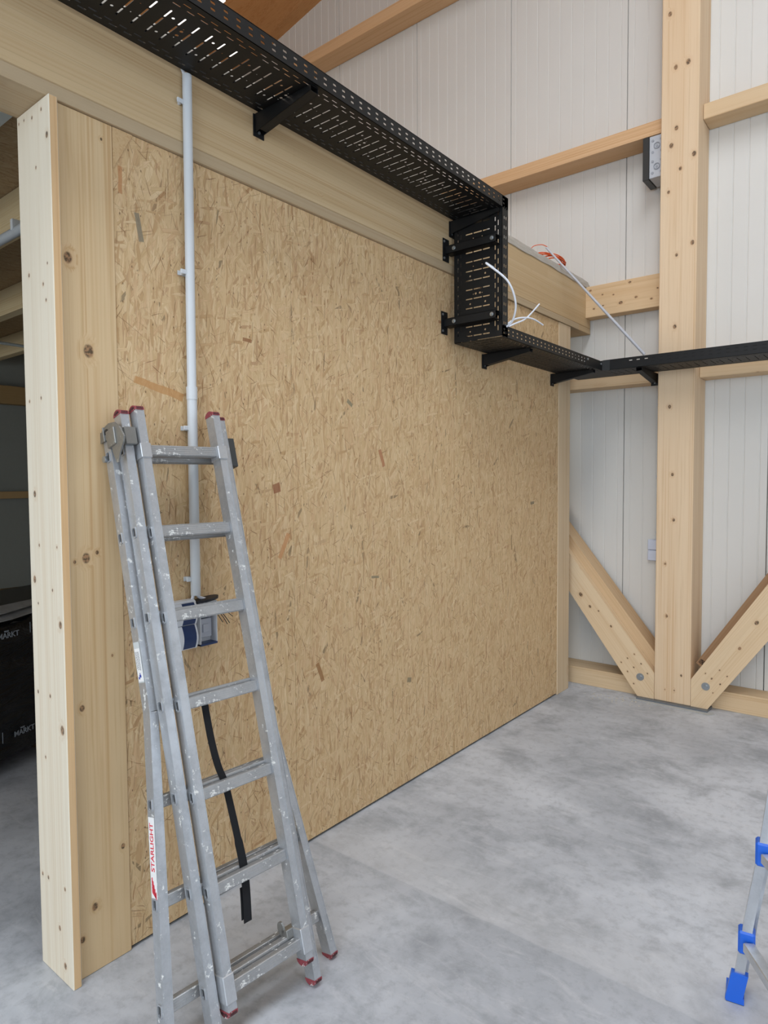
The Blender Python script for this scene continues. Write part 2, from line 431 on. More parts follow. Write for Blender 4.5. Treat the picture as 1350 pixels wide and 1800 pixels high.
def alu(name, rgb, splat=.5, rough=.42):
    t = NT(name); o = t.obj()
    n = t.noise(o, 9, 6, .7); n2 = t.noise(t.mul(o, (1, 1, 1)), 34, 5, .75); n3 = t.noise(o, 120, 2)
    c = lin(rgb)
    col = t.mix(t.step(n, .35, .75), c, tuple(v*.74 for v in c))
    col = t.mix(t.math('MULTIPLY', n3, .2), col, tuple(v*.6 for v in c))
    s = t.math('MULTIPLY', t.step(t.math('ADD', n2, t.math('MULTIPLY', t.math('SUBTRACT', n, .5), .25)), .612, .655), splat)
    col = t.mix(s, col, lin((232, 232, 228)))
    dk = t.math('MULTIPLY', t.step(t.noise(o, 15, 5, .8), .66, .74), .5)
    col = t.mix(dk, col, lin((92, 88, 82)))
    m = t.out(col, t.step(n, .3, .7, rough-.08, rough+.1), .75, .5)
    t.l(t.math('SUBTRACT', .72, s), t.b.inputs['Metallic'])
    return m
BLACK = plain('black_powder_coat', (15, 16, 17), .5, 0, .35, .15)
BLACKB = plain('black_plastic', (30, 32, 34), .5)
BOLT = plain('zinc_plated_steel', (170, 175, 178), .3, .8)
PVC = plain('light_grey_plastic_conduit', (205, 209, 212), .38, 0, .5, .02)
WHITEP = plain('white_plastic', (222, 225, 230), .35, 0, .5, .02)
ALU = alu('worn_aluminium', (196, 199, 203), .8)
ALUR = alu('rung_aluminium', (186, 187, 188), .8)
ALUN = alu('clean_aluminium', (206, 209, 213), 0, .36)
HOOKM = alu('cast_grey_bracket', (150, 150, 147), .2)
RED = alu('faded_red_plastic', (146, 62, 70), .9, .6)
for l_ in list(RED.node_tree.links):
    if l_.to_socket.name == 'Metallic': RED.node_tree.links.remove(l_)
RED.node_tree.nodes['Principled BSDF'].inputs['Metallic'].default_value = 0
BLUEP = plain('blue_plastic', (28, 96, 205), .42, var=.04)
FOILM = None

# ---------------------------------------------------------------- setting
WY = 5.2
fl = MB(); fl.box((-6.3, -6.2, -.15), (7.2, 5.35, 0)); struct(fl.build('floor', concrete(), None, Matrix.Identity(4)))
PANEL = panel_mat()
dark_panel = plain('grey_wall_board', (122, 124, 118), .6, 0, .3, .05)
def shell(name, lo, hi, mat): return struct(MB().box(lo, hi).build(name, mat, None, Matrix.Identity(4)))
def zr(x): return 7.2+.186*(x+3.62-3.6+3.6)*0+.186*x   # roof underside height
# far wall: white sheet-metal sandwich panels, each with fine lining ribs
back = bpy.data.objects.new('wall_back', None); COL.objects.link(back); WM[back] = Matrix.Translation((0, WY, 0)); back.matrix_basis = WM[back]; struct(back)
def panel_mesh(x0, wd, z1a, z1b):
    m = MB(); prof = [(0.0015, .012), (.004, 0)]
    n = 10; p = wd/n
    for i in range(n):
        xc = (i+.5)*p
        if i % 1 == 0:
            prof += [(xc-.006, 0), (xc-.003, .0035), (xc+.001, .0035), (xc+.004, 0)]
    prof += [(wd-.004, 0), (wd-.0015, .012)]
    for i in range(len(prof)-1):
        (a, da), (b, db) = prof[i], prof[i+1]
        m.face([(x0+a, WY+da, 0), (x0+b, WY+db, 0), (x0+b, WY+db, z1a+(z1b-z1a)*b/wd), (x0+a, WY+da, z1a+(z1b-z1a)*a/wd)])
    m.face([(x0+.0015, WY+.1, 0), (x0+.0015, WY+.012, 0), (x0+.0015, WY+.012, z1a), (x0+.0015, WY+.1, z1a)])
    m.face([(x0+wd-.0015, WY+.012, 0), (x0+wd-.0015, WY+.1, 0), (x0+wd-.0015, WY+.1, z1b), (x0+wd-.0015, WY+.012, z1b)])
    m.face([(x0, WY+.1, 0), (x0, WY+.1, z1a), (x0+wd, WY+.1, z1b), (x0+wd, WY+.1, 0)])
    return m
x = -5.63-.985
while x < 7.0:
    xa = max(x, -6.1)
    panel_mesh(x, .985, zr(x)+.1, zr(x+.985)+.1).build('sandwich_panel', PANEL, back); x += .985
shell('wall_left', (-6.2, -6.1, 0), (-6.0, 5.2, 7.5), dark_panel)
rw = MB(); rw.box((7.0, -6.1, 0), (7.15, 5.3, 1.1)); rw.box((7.0, -6.1, 3.7), (7.15, 5.3, 8.6)); rw.box((7.0, -6.1, 1.1), (7.15, -2.8, 3.7)); rw.box((7.0, 3.8, 1.1), (7.15, 5.3, 3.7))
struct(rw.build('wall_right', PANEL))
ww = MB()
for y0, y1 in ((-2.8, -2.72), (-.6, -.52), (1.52, 1.6), (3.72, 3.8)): ww.box((7.02, y0, 1.1), (7.1, y1, 3.7), .003)
for z0, z1 in ((1.1, 1.18), (3.62, 3.7)): ww.box((7.02, -2.8, z0), (7.1, 3.8, z1), .003)
struct(ww.build('window_1', WHITEP))
fw_ = MB(); fw_.box((-6.1, -6.2, 0), (.2, -6.0, 8.0)); fw_.box((5.8, -6.2, 0), (7.1, -6.0, 8.6)); fw_.box((.2, -6.2, 4.6), (5.8, -6.0, 8.6))
struct(fw_.build('wall_front', PANEL))
# roof: board deck on sloping rafters
ROOFW = wood('roof_board_wood', (212, 158, 104), contrast=1.2)
rd = MB()
def roofslab(x0, x1, y0, y1):
    rd.prism([(x0, y0, zr(x0)+.0), (x1, y0, zr(x1)), (x1, y0, zr(x1)+.08), (x0, y0, zr(x0)+.08)], (0, y1-y0, 0))
roofslab(-6.2, 1.2, -6.2, 5.35); roofslab(3.0, 7.2, -6.2, 5.35); roofslab(1.2, 3.0, -6.2, -5.0); roofslab(1.2, 3.0, 3.0, 5.35)
struct(rd.build('ceiling', ROOFW))
for i, y0 in enumerate((5.07, 2.4, -.3, -3.0)):
    z = lambda x: zr(x)
    b0 = lambda x: 6.53+.186*(x+3.62)
    pts = [(-6.0, y0, b0(-6.0)), (7.0, y0, b0(7.0)), (7.0, y0, zr(7.0)), (-6.0, y0, zr(-6.0))]
    if i == 0:
        o = timber_prism('roof_rafter', pts, (0, .125, 0), (1, 0, .186), (222, 174, 124))
        tag(o, 'warm orange glulam rafter sloping along the top of the white end wall', 'rafter')

# ---------------------------------------------------------------- OSB partition wall (x = 0)
part = bpy.data.objects.new('wall_partition', None); COL.objects.link(part); WM[part] = Matrix.Translation((0, 1.16, 0)); part.matrix_basis = WM[part]; struct(part)
flakes = [(1.256, 2.463, 100, .05, .010, (128, 122, 106)), (1.19, 2.60, 90, .045, .008, (184, 132, 88)), (1.713, 2.163, 175, .022, .008, (140, 92, 58)), (1.857, 1.578, 100, .02, .022, (142, 88, 60)),
          (2.314, 1.969, 150, .022, .010, (128, 122, 100)), (2.769, .551, 170, .02, .014, (128, 118, 94)), (1.894, 1.333, 60, .06, .012, (196, 142, 96)), (2.492, 1.131, 175, .03, .006, (128, 122, 100)),
          (3.1, 2.48, 5, .05, .008, (150, 102, 66)), (1.32, 1.93, 165, .10, .014, (190, 142, 90)), (2.55, 1.72, 110, .045, .012, (168, 112, 78)), (3.9, 1.2, 95, .05, .008, (150, 124, 88)), (2.1, .75, 110, .05, .012, (146, 102, 62)), (4.2, 1.45, 5, .03, .01, (120, 112, 92))]
OSB = osb('strand_board', 1.0, 1, 2, flakes)
seams = [1.165, 1.95, 3.2, 4.437, 4.612]
for a, b in zip(seams, seams[1:]):
    MB().box((-.022, a+.0006, .012), (-.002, b-.0006, 2.7595), .0007).build('strand_board', OSB, part, Matrix.Identity(4))
MB().box((-.15, 1.17, 0), (-.024, 4.61, 2.76)).build('wall_core', OSB, part)
MB().box((-.10, 1.168, .002), (-.012, 4.609, .012)).build('sill_gasket', BLACKB, part)
# small plain wedge of wood at the board's cut top corner
MB().prism([(-.0015, 1.166, 2.759), (-.0015, 1.238, 2.759), (-.0015, 1.166, 2.625)], (.0025, 0, 0)).build('corner_wedge', wood('wedge_wood', (206, 176, 134)), part)

kn = dict(
 A=[(-.019,.95,2.729,.005),(-.081,.95,2.725,.005),(-.136,.95,2.735,.004),(-.173,.95,2.736,.004),(.013,.95,2.644,.009),(-.064,.95,2.57,.005),(-.133,.95,2.258,.006),(-.007,.95,2.27,.004),(-.038,.95,2.213,.005),(-.022,.95,2.162,.005),(-.156,.95,1.865,.005),(-.075,.95,1.869,.005),(-.139,.95,1.569,.010),(-.118,.95,1.405,.005),(.002,.95,1.405,.004),(-.036,.95,1.268,.005),(-.158,.95,1.292,.011),(-.138,.95,1.216,.004),(.01,.95,1.164,.011),(-.158,.95,.923,.006),(-.073,.95,.925,.006),(.004,.95,.831,.014),(-.118,.95,.715,.005),(-.165,.95,.31,.006),(-.124,.95,.312,.006),(-.01,.95,.316,.006),(-.053,.95,.171,.008),(-.022,.95,.059,.010)],
 B=[(0,1.067,2.022,.019),(0,1.009,2.3,.016),(0,1.127,2.703,.005),(0,1.041,1.363,.015),(0,1.078,1.378,.007),(0,1.004,1.354,.006),(0,1.121,1.032,.005),(0,1.015,.883,.010),(0,1.142,.376,.009),(0,1.04,.218,.012),(0,.996,.13,.010)],
 beam=[(.0,1.767,2.95,.013),(.0,1.969,2.961,.006),(.0,1.983,2.823,.010),(.0,2.122,2.848,.008),(.0,2.87,2.995,.008),(.0,1.484,3.005,.007),(.0,4.147,3.019,.008),(.0,4.858,3.021,.007)],
 col=[(.668,4.9,4.801,.014),(.71,4.9,4.431,.014),(.79,4.9,4.437,.016),(.719,4.9,4.021,.014),(.687,4.9,3.912,.015),(.835,4.9,3.813,.015),(.748,4.9,3.74,.012),(.672,4.9,3.6,.011),(.832,4.9,3.221,.014),(.73,4.9,3.159,.011),(.725,4.9,2.669,.013),(.698,4.9,2.116,.012),(.723,4.9,1.64,.011),(.735,4.9,1.32,.011),(.681,4.9,1.005,.009),(.697,4.9,.632,.010),(.69,4.9,.10,.006),(.755,4.9,.105,.007),(.80,4.9,.22,.009)],
 blk=[(.35,5.09,3.088,.010),(.047,5.09,3.08,.009),(.142,5.09,3.033,.007),(.226,5.09,3.018,.007),(.075,5.09,2.935,.008),(.283,5.09,2.948,.014),(.397,5.09,2.97,.010),(.509,5.09,2.938,.008),(.147,5.09,2.949,.006),(.552,5.09,3.008,.007)],
 br1=[(.063,4.91,.93,.010),(.06,4.91,.721,.016),(.133,4.91,.636,.011),(.2,4.91,.609,.007),(.297,4.91,.504,.009),(.471,4.91,.319,.006),(.422,4.91,.282,.006),(.376,4.91,.244,.006),(.521,4.91,.256,.006),(.468,4.91,.221,.006),(.423,4.91,.183,.006),(.567,4.91,.192,.006),(.469,4.91,.10,.006)],
 br2=[(1.045,4.91,.30,.006),(.956,4.91,.262,.005),(.996,4.91,.233,.007),(1.092,4.91,.266,.005),(1.05,4.91,.204,.006),(1.005,4.91,.136,.005),(1.263,4.91,.655,.014),(1.165,4.91,.469,.011)])
o = timber('jamb_board', (-.187, .950, 0), (.030, .977, 2.760), 'z', (220, 211, 193), knots=kn['A'], contrast=.6, bev=.0025, autoknots=False)
o.data.materials.append(wood('jamb_edge_wood', (218, 184, 140), autoknots=False))
for p_ in o.data.polygons:
    if p_.normal.dot(WM[o].to_3x3().inverted() @ X) > .9: p_.material_index = 1
tag(o, 'pale planed board with rows of nail holes lining the side of the dark opening', 'board')
o = timber('timber_post', (-.19, .9785, 0), (.002, 1.1655, 2.760), 'z', (216, 190, 150), knots=kn['B'], contrast=1.5, bev=.003, autoknots=False)
tag(o, 'wide yellowish timber post between the pale jamb board and the strand board', 'post')
o = timber('header_board', (-.19, -5.9, 2.761), (.012, 4.95, 2.805), 'y', (188, 168, 138), contrast=.9)
tag(o, 'greyish header board running under the big beam, over opening and wall', 'board')
o = timber('glulam_beam', (-.2, -5.95, 2.8065), (.010, 5.185, 3.122), 'y', (206, 182, 144), knots=kn['beam'], lam=(.062, 2), contrast=1.2, bev=.003, autoknots=False)
tag(o, 'long laminated timber beam on top of the strand board wall', 'beam')
o = timber('end_stud', (-.16, 4.613, 0), (.004, 4.815, 2.7605), 'z', (214, 192, 160), contrast=.7)
tag(o, 'narrow upright timber stud closing the far end of the strand board wall', 'post')
o = timber('beam_end_packer', (-.2, 4.951, 2.762), (.010, 5.185, 2.805), 'y', (196, 172, 136)); tag(o, 'short timber packer under the far end of the big beam', 'timber')
# loft deck over the left room and its joists, seen through the opening
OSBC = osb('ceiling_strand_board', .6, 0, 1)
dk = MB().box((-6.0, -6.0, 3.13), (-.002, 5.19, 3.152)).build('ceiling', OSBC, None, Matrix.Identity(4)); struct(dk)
JL = ['pale timber ceiling joist nearest the opening, under the loft deck', 'second timber ceiling joist of the left room, half hidden by jamb board', 'third timber ceiling joist, deeper in the left room']
for i, y0 in enumerate((.76, 1.53, 2.23, 2.93, 3.63)):
    o = timber('ceiling_joist', (-5.9, y0, 2.93), (-.205, y0+.08, 3.128), 'x', (205, 188, 152), contrast=.9)
    lab = JL[i-1] if 1 <= i <= 3 else ('ceiling joist just above the opening beside the pale jamb board' if i == 0 else 'farthest timber ceiling joist at the back of the dark left room')
    tag(o, lab, 'joist', 'joists under the loft deck')
o = timber('wall_plate', (-5.98, -5.9, 2.50), (-5.86, 5.1, 2.70), 'y', (150, 124, 84)); tag(o, 'brown timber plate along the top of the dark room back wall', 'timber')
o = timber('wall_rail', (-5.98, -5.9, 1.44), (-5.92, 5.1, 1.52), 'y', (160, 132, 92)); tag(o, 'thin brown rail across the middle of the dark room back wall', 'rail')
o = timber('wall_rail', (-5.98, -5.9, .30), (-5.9, 5.1, .42), 'y', (120, 98, 66)); tag(o, 'low brown rail just above the black wrapped pack', 'rail')
# light tube under the joist
t = thing('tube_lamp', 'grey tube lamp fixed under the pale ceiling joist in the left room', 'lamp', (-1.8, 1.49, 2.84))
MB().tube([(-2.7, 1.49, 2.875), (-1.25, 1.49, 2.875)], .024, 14).build('lamp_tube', plain('frosted_tube', (196, 202, 208), .3, .3), t)
for xx in (-2.45, -1.5): MB().box((xx-.012, 1.462, 2.875), (xx+.012, 1.518, 2.929), .002).build('mounting_clip', PVC, t)
o = MB().box((-5.9, .87, 3.10), (-.205, 1.215, 3.128), .002).build('ceiling_board', plain('pale_greenish_board', (206, 212, 206), .5)); tag(o, 'pale greenish flat board under the loft deck just behind the header board', 'board')
t = thing('ceiling_conduit', 'thin grey conduit crossing under the ceiling joists of the left room', 'conduit', (-4.6, 3, 2.9))
MB().tube([(-4.6, -3, 2.915), (-4.6, 5.1, 2.915)], .014, 8).build('pipe', plain('dull_conduit', (160, 166, 165), .4), t)
# black wrapped pack of boards on the floor
PK = frame((-1.777, 1.429, 0), Vector((-.353, .9356, 0)), Vector((-.9356, -.353, 0)), Z)
t = thing('wrapped_board_pack', 'stack of boards wrapped in glossy black film, in the dark left room', 'pack', (-2.2, 1.6, 0))
tt = NT('black_film'); oo = tt.obj(); nn = tt.noise(tt.mul(oo, (2.5, 2.5, 12)), 1, 5, .6, 1.0)
tt.bump(nn, .9, .03); FILM = tt.out(lin((14, 17, 21)), .22, 0, .6)
def pk(lo, hi, bev=.0): return MB().box(lo, hi, bev, PK)
def wrapmesh():
    m = MB(); nx, nz = 26, 14
    L, H, D = 1.9, .74, 1.1
    def P(u, v):  # front face bulging then folding over the top
        s = v*(H+.45)
        if s < H: z = .1+s; d = 0
        else: z = .1+H; d = s-H
        wob = .012*math.sin(u*17+v*9)+.010*math.sin(u*41-v*23)
        rr = .02*math.sin(min(1, s/H)*math.pi)
        return PK @ Vector((-.45+u*L, d-rr*0+wob*.6, z+(wob if d > 0 else 0)))
    vs = [P(i/nx, j/nz) for i in range(nx+1) for j in range(nz+1)]
    m.mesh(vs, [(i*(nz+1)+j, (i+1)*(nz+1)+j, (i+1)*(nz+1)+j+1, i*(nz+1)+j+1) for i in range(nx) for j in range(nz)], True)
    return m
wrapmesh().build('film_wrap', FILM, t)
pk((-.45, .02, .1), (1.45, 1.1, .825), .01).build('board_stack', plain('black_wrap', (12, 14, 17), .35), t)
for u in (-.3, .4, 1.2): pk((u, .03, 0), (u+.1, 1.05, .1), .002).build('bearer', wood('bearer_wood', (96, 80, 60)), t)
cr1 = MB()
for k in range(2):
    z0 = .845+.03*k
    cr1.prism([PK @ Vector(p) for p in ((-.4, .02+.05*k, z0), (.12, .01+.05*k, z0+.006), (.36, .05+.05*k, z0+.012), (.5, .12+.05*k, z0+.03), (-.4, .14+.05*k, z0+.02))], (0, 0, .004))
cr1.build('loose_film_fold', plain('clear_film', (150, 152, 155), .2, 0, .8, .3, 14), t)

def text(body, M, size, mat, name, parent, extrude=.0004, align='CENTER', sx=1.0):
    cu = bpy.data.curves.new(name, 'FONT'); cu.body = body; cu.size = size; cu.extrude = extrude; cu.align_x = align; cu.align_y = 'CENTER'; cu.offset = size*.012
    tmp = bpy.data.objects.new('tmp', cu); COL.objects.link(tmp)
    dg = bpy.context.evaluated_depsgraph_get(); me = bpy.data.meshes.new_from_object(tmp.evaluated_get(dg))
    bpy.data.objects.remove(tmp); me.materials.clear(); me.materials.append(mat); me.name = name
    for v in me.vertices: v.co.x *= sx
    o = bpy.data.objects.new(name, me); COL.objects.link(o); WM[o] = M
    o.parent = parent; o.matrix_basis = WM[parent].inverted() @ M
    return o
PRINT = plain('pale_print', (150, 158, 166), .5)
def pf(u, z): return frame(PK @ Vector((u, -.016, z)), PK.to_3x3() @ X, Z, PK.to_3x3() @ -Y)
for (u, z) in ((.07, .775), (.36, .775), (.155, .215), (-.13, .215)):
    text('MARKT', pf(u, z), .042, PRINT, 'printed_lettering', t, .0008)
    text('von', pf(u-.012, z+.026), .02, PRINT, 'printed_lettering', t, .0008)
for (u, z) in ((.215, .79), (.012, .225)): MB().box((u-.001, -.017, z-.03), (u+.001, -.015, z+.03), 0, PK).build('printed_line', PRINT, t)

# ---------------------------------------------------------------- far wall timbers
o = timber('timber_column', (.617, 4.905, .0138), (.861, 5.197, 7.25), 'z', (230, 204, 171), knots=[(k[0], k[1], k[2], k[3]*1.15) for k in kn['col']], contrast=1.15, bev=.004, autoknots=False)
tag(o, 'tall square timber column standing before the white end wall', 'column')
t = thing('column_base_plate', 'dark steel plate on mortar under the foot of the tall column', 'base plate', (.74, 4.95, 0))
MB().box((.5, 4.868, .0032), (.982, 5.06, .0135), .001).build('steel_plate', plain('dark_steel', (112, 117, 122), .5, .3), t)
mt = MB().prism([(.47, 4.835, 0.0002), (1.0, 4.815, 0.0002), (1.03, 4.86, 0.0002), (1.01, 4.9, 0.0002), (.50, 4.9, 0.0002), (.45, 4.87, .0002)], (0, 0, .003)); mt.build('mortar_bed', plain('pale_mortar', (176, 178, 178), .8, var=.2, nscale=20), t)
RL = [('wall_purlin', (-6.0, 4.985, 5.895), (.615, 5.197, 6.01), 'uppermost horizontal timber rail crossing the white end wall near the roof'),
      ('wall_purlin', (-6.0, 4.985, 4.062), (.615, 5.197, 4.162), 'horizontal timber rail left of the column with grey junction box below'),
      ('wall_purlin', (.863, 5.02, 4.075), (6.9, 5.197, 4.18), 'horizontal timber rail right of the column near the top of the photo'),
      ('wall_purlin', (-6.0, 5.02, 2.313), (.615, 5.197, 2.408), 'horizontal timber rail left of the column, just below the cable tray'),
      ('wall_purlin', (.863, 5.02, 2.315), (6.9, 5.197, 2.41), 'horizontal timber rail right of the column with cable tray shadow'),
      ('sole_plate', (-6.0, 4.975, 0), (.575, 5.197, .131), 'timber sole plate on the floor left of the column'),
      ('sole_plate', (.93, 5.005, 0), (6.9, 5.197, .131), 'timber sole plate on the floor right of the column')]
for nm, lo, hi, lab in RL:
    warm = hi[2] > 3.9 and lo[0] < 0
    o = timber(nm, lo, hi, 'x', (222, 184, 142) if warm else (220, 194, 158), contrast=1.15, bev=.003); tag(o, lab, 'timber rail' if nm[0] == 'w' else 'sole plate', 'horizontal rails on the end wall')
o = timber('timber_block', (.002, 5.09, 2.874), (.615, 5.197, 3.113), 'x', (224, 194, 154), knots=kn['blk'], contrast=.8, bev=.003, autoknots=False)
tag(o, 'deep knotty timber piece between the big beam end and the column', 'timber')
def brace(name, pts, y0, th, ax, knots, lab, parent=None, rgb=(228, 202, 166)):
    return timber_prism(name, [(a, y0, b) for a, b in pts], (0, th, 0), ax, rgb, parent, knots, contrast=.9, autoknots=False)
t = thing('diagonal_brace', 'diagonal timber brace rising left from the column foot behind the stud', 'brace', (.45, 4.95, 0))
brace('front_board', [(.495, .0138), (.615, .0138), (.615, .202), (-.42, 1.535), (-.57, 1.47)], 4.91, .062, (-.61, 0, .79), kn['br1'], '', t)
brace('rear_board', [(.56, .15), (.615, .25), (.615, .32), (-.42, 1.63), (-.57, 1.55)], 4.975, .17, (-.61, 0, .79), [], '', t, (214, 184, 146))
br1 = t
t = thing('diagonal_brace', 'diagonal timber brace rising right from the column foot', 'brace', (1.0, 4.95, 0))
brace('front_board', [(.863, .0138), (.972, .0138), (1.95, 1.46), (1.86, 1.75), (.863, .205)], 4.91, .088, (.56, 0, .83), kn['br2'], '', t)
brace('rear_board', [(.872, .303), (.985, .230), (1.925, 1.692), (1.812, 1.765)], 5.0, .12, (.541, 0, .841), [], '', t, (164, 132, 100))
br2 = t
# ink stamp on the cut end of the rear board
u_ = Vector((.541, 0, .841)).normalized(); LF = frame((.872, 5.0, .303), u_, Vector((.841, 0, -.541)).normalized(), -Y)
st0 = MB().box((.016, .010, -.0005), (.048, .046, .0008), 0, LF).build('ink_stamp', plain('dark_ink', (58, 42, 32), .8), t)
st = MB(); random.seed(3)
for i in range(3):
    for j in range(4):
        if (i+j) % 4 != 3: st.box((.020+i*.009, .013+j*.008, .0008), (.025+i*.009, .018+j*.008, .0013), 0, LF)
st.build('stamp_marks', plain('stamp_gap', (150, 120, 92), .8), t)['kind'] = 'stuff'
def wbolt(x, z, par):
    m = MB(); c = Vector((x, 4.91, z))
    m.tube([c, c-Y*.004], .027, 20).build('washer', BOLT, par)
    m = MB(); m.tube([c-Y*.004, c-Y*.013], .0125, 6).build('bolt_head', BOLT, par)
wbolt(.516, .159, br1); wbolt(.959, .172, br2)

# film strip hanging over the beam's top edge
t_ = NT('translucent_film'); n_ = t_.noise(t_.mul(t_.obj(), (9, 3, 20)), 1, 5, .6, 1.5); t_.bump(n_, .6, .02)
FOIL = t_.out(t_.mix(n_, lin((150, 142, 130)), lin((206, 200, 190))), .35, 0, .5)
m = MB(); random.seed(11); n = 160; ys = [-1+6.13*i/n for i in range(n+1)]
def drape(y, k):
    w1 = .0016*math.sin(y*13)+.0016*math.sin(y*29+1); w2 = .0025*math.sin(y*7+2)+.002*math.sin(y*23)
    return [(-.08, y, 3.158), (-.02, y, 3.163+w1), (.013, y, 3.160+w1), (.017+.3*abs(w1), y, 3.135), (.014+.4*abs(w2), y, 3.112+w2)][k]
vs = [drape(y, k) for y in ys for k in range(5)]
m.mesh(vs, [(i*5+k, i*5+k+1, (i+1)*5+k+1, (i+1)*5+k) for i in range(n) for k in range(4)], True)
o = m.build('plastic_membrane', FOIL); tag(o, 'crinkled translucent membrane strip folded over the top edge of the big beam', 'membrane')
o = timber('loft_edge_board', (-.2, -5.9, 3.123), (-.002, 5.18, 3.129), 'y', (190, 160, 120)); tag(o, 'thin wooden packing strip along the top of the big beam', 'board')

# orange cable coil and leaning grey pipe
OR = plain('orange_cable', (226, 96, 42), .45)
t = thing('orange_cable_coil', 'coil of orange cable lying on the big beam', 'cable', (-.08, 4.72, 3.17))
pts = []
for i in range(150):
    a = i*.26; r = .13+.014*math.sin(i*.37); pts.append((-.12+r*math.cos(a)*.7, 4.72+r*1.15*math.sin(a), 3.19+.045*(1+math.sin(a*1.13+.4))*.5+.0004*i))
MB().tube(pts, .0045, 6).build('cable_loops', OR, t)
MB().tube(bez([(-.17, 4.56, 3.20), (-.18, 4.50, 3.25), (-.15, 4.49, 3.30), (-.10, 4.53, 3.315), (-.068, 4.56, 3.30)], 6), .003, 6).build('loose_end', OR, t)
t = thing('leaning_pipe', 'thin grey pipe leaning from above the beam down to the cable tray', 'pipe', (.52, 4.75, 2.43))
A = Vector((-.073, 4.55, 3.294)); B = Vector((.555, 4.80, 2.483))
MB().tube([A+(B-A)*k/8 for k in range(9)], [.007+.0005*k for k in range(9)], 10).build('pipe', plain('dull_grey_pipe', (190, 190, 196), .4), t)

# grey junction box on the column's left side
t = thing('junction_box', 'grey junction box with black cover on the column side below the upper rail', 'junction box', (.55, 5.08, 3.75))
LG = plain('grey_box_plastic', (190, 194, 200), .4)
MB().box((.513, 4.990, 3.765), (.616, 5.17, 4.058), .003).build('box_body', LG, t)
MB().box((.468, 4.985, 3.758), (.512, 5.172, 4.060), .003).build('box_cover', plain('dark_cover', (50, 53, 54), .35), t)
for zc in (3.84, 3.985):
    m = MB(); 
    for k in range(20):
        a, b = 2*math.pi*k/20, 2*math.pi*(k+1)/20
        q = lambda an, r, y: (.566+r*math.cos(an), y, zc+r*math.sin(an))
        m.face([q(a, .018, 4.987), q(b, .018, 4.987), q(b, .022, 4.987), q(a, .022, 4.987)])
        m.face([q(a, .022, 4.985), q(b, .022, 4.985), q(b, .022, 4.987), q(a, .022, 4.987)]); m.face([q(b, .018, 4.985), q(a, .018, 4.985), q(a, .018, 4.987), q(b, .018, 4.987)])
    m.tube([(.566, 4.99, zc), (.566, 4.986, zc)], .008, 12)
    for dx, dz in ((-.03, .04), (.03, .04), (-.03, -.04), (.03, -.04)): m.tube([(.566+dx, 4.99, zc+dz), (.566+dx, 4.987, zc+dz)], .009, 12)
    m.build('knockout', plain('knockout_grey', (158, 162, 170), .4), t)
# switch on wall beside column with thin conduit
t = thing('wall_socket', 'pale double wall socket on the white panel beside the column', 'socket', (.51, 5.19, .98))
for z0 in (.99, 1.072): MB().box((.478, 5.165, z0), (.56, 5.199, z0+.079), .005).build('socket_cover', plain('bluish_white_plastic', (206, 212, 228), .3), t)
t = thing('thin_conduit', 'very thin grey conduit running down the wall behind the column edge to the socket', 'conduit', (.53, 5.19, 1.15))
MB().tube([(.545, 5.19, 1.152), (.545, 5.19, 2.31)], .008, 8).build('pipe', PVC, t)
for z in (1.2, 1.62, 2.16): MB().box((.53, 5.178, z), (.56, 5.199, z+.014), .001).build('clip', PVC, t)

# ---------------------------------------------------------------- cable trays
TH = .0018
def base_holes(L, W, off=0.0):
    hs = []; n = int(L/.05)
    for i in range(n):
        x = off+.022+.05*i
        if x+.04 > L-.004: break
        hs += [(x, x+.0065, .075, .118), (x, x+.0065, .124, .176), (x, x+.0065, .182, .225)]
        if i % 3 == 0: hs += [(x+.021, x+.031, .098, .108), (x+.021, x+.031, .192, .202)]
        elif i % 3 == 1: hs += [(x+.024, x+.029, .120, .125), (x+.024, x+.029, .175, .180)]
        if i % 9 == 4: hs += [(x+.022, x+.033, .132, .144), (x+.022, x+.033, .158, .170)]
        a = x+.006 if i % 1 == 0 else x
        hs += [(a+.003, a+.031, .022, .0275), (a+.003, a+.031, W-.0275, W-.022)]
        hs += [(a-.022+.05 if a-.022+.05+.028 < L-.002 else a, (a-.022+.05 if a-.022+.05+.028 < L-.002 else a)+.0, 0, 0)] if False else []
    return [h for h in hs if h[1] > h[0]]
def base_holes2(L, W):
    """second, staggered row of edge slots needs its own strip breaks"""
    hs = base_holes(L, W)
    out = list(hs); n = int(L/.05)
    for i in range(n-1):
        x = .022+.05*i+.034
        if x+.028 < L-.004: out += [(x, x+.028, .040, .0455), (x, x+.028, W-.0455, W-.040)]
    return out
def flange_holes(L):
    hs = []
    for i in range(int(L/.05)):
        x = .012+.05*i
        if x+.03 > L-.003: break
        hs += [(x, x+.018, .018, .026), (x, x+.018, .038, .046)]
    return hs
def tray(t, o, a, b, n, L, W=.3, H=.062, flip=False, fl=(1, 1)):
    """o corner; a along, b across, n towards the open side"""
    a, b, n = Vector(a), Vector(b), Vector(n)
    fr = frame(o, a, b, n)
    MB().sheet(fr, L, W, TH, base_holes2(L, W)).build('tray_base', BLACK, t)
    for k, (oo, s) in enumerate(((Vector(o), 1), (Vector(o)+b*W, -1))):
        if not fl[k]: continue
        f = frame(oo, a, n, b*s)
        m = MB().sheet(f, L, H, TH, flange_holes(L))
        m.box((0, H-.004, 0), (L, H, .007), .001, f)
        m.build('side_flange', BLACK, t)
TX, TW = .033, .3
t = thing('cable_tray', 'black perforated cable tray running high along the big beam', 'cable tray', (.18, 1.5, 3.04), 'black perforated cable trays')
tray(t, (TX, -1.2, 3.042), Y, X, Z, 3.22+1.2, TW)
m = MB()
for yy in (1.70, 1.86):
    pass
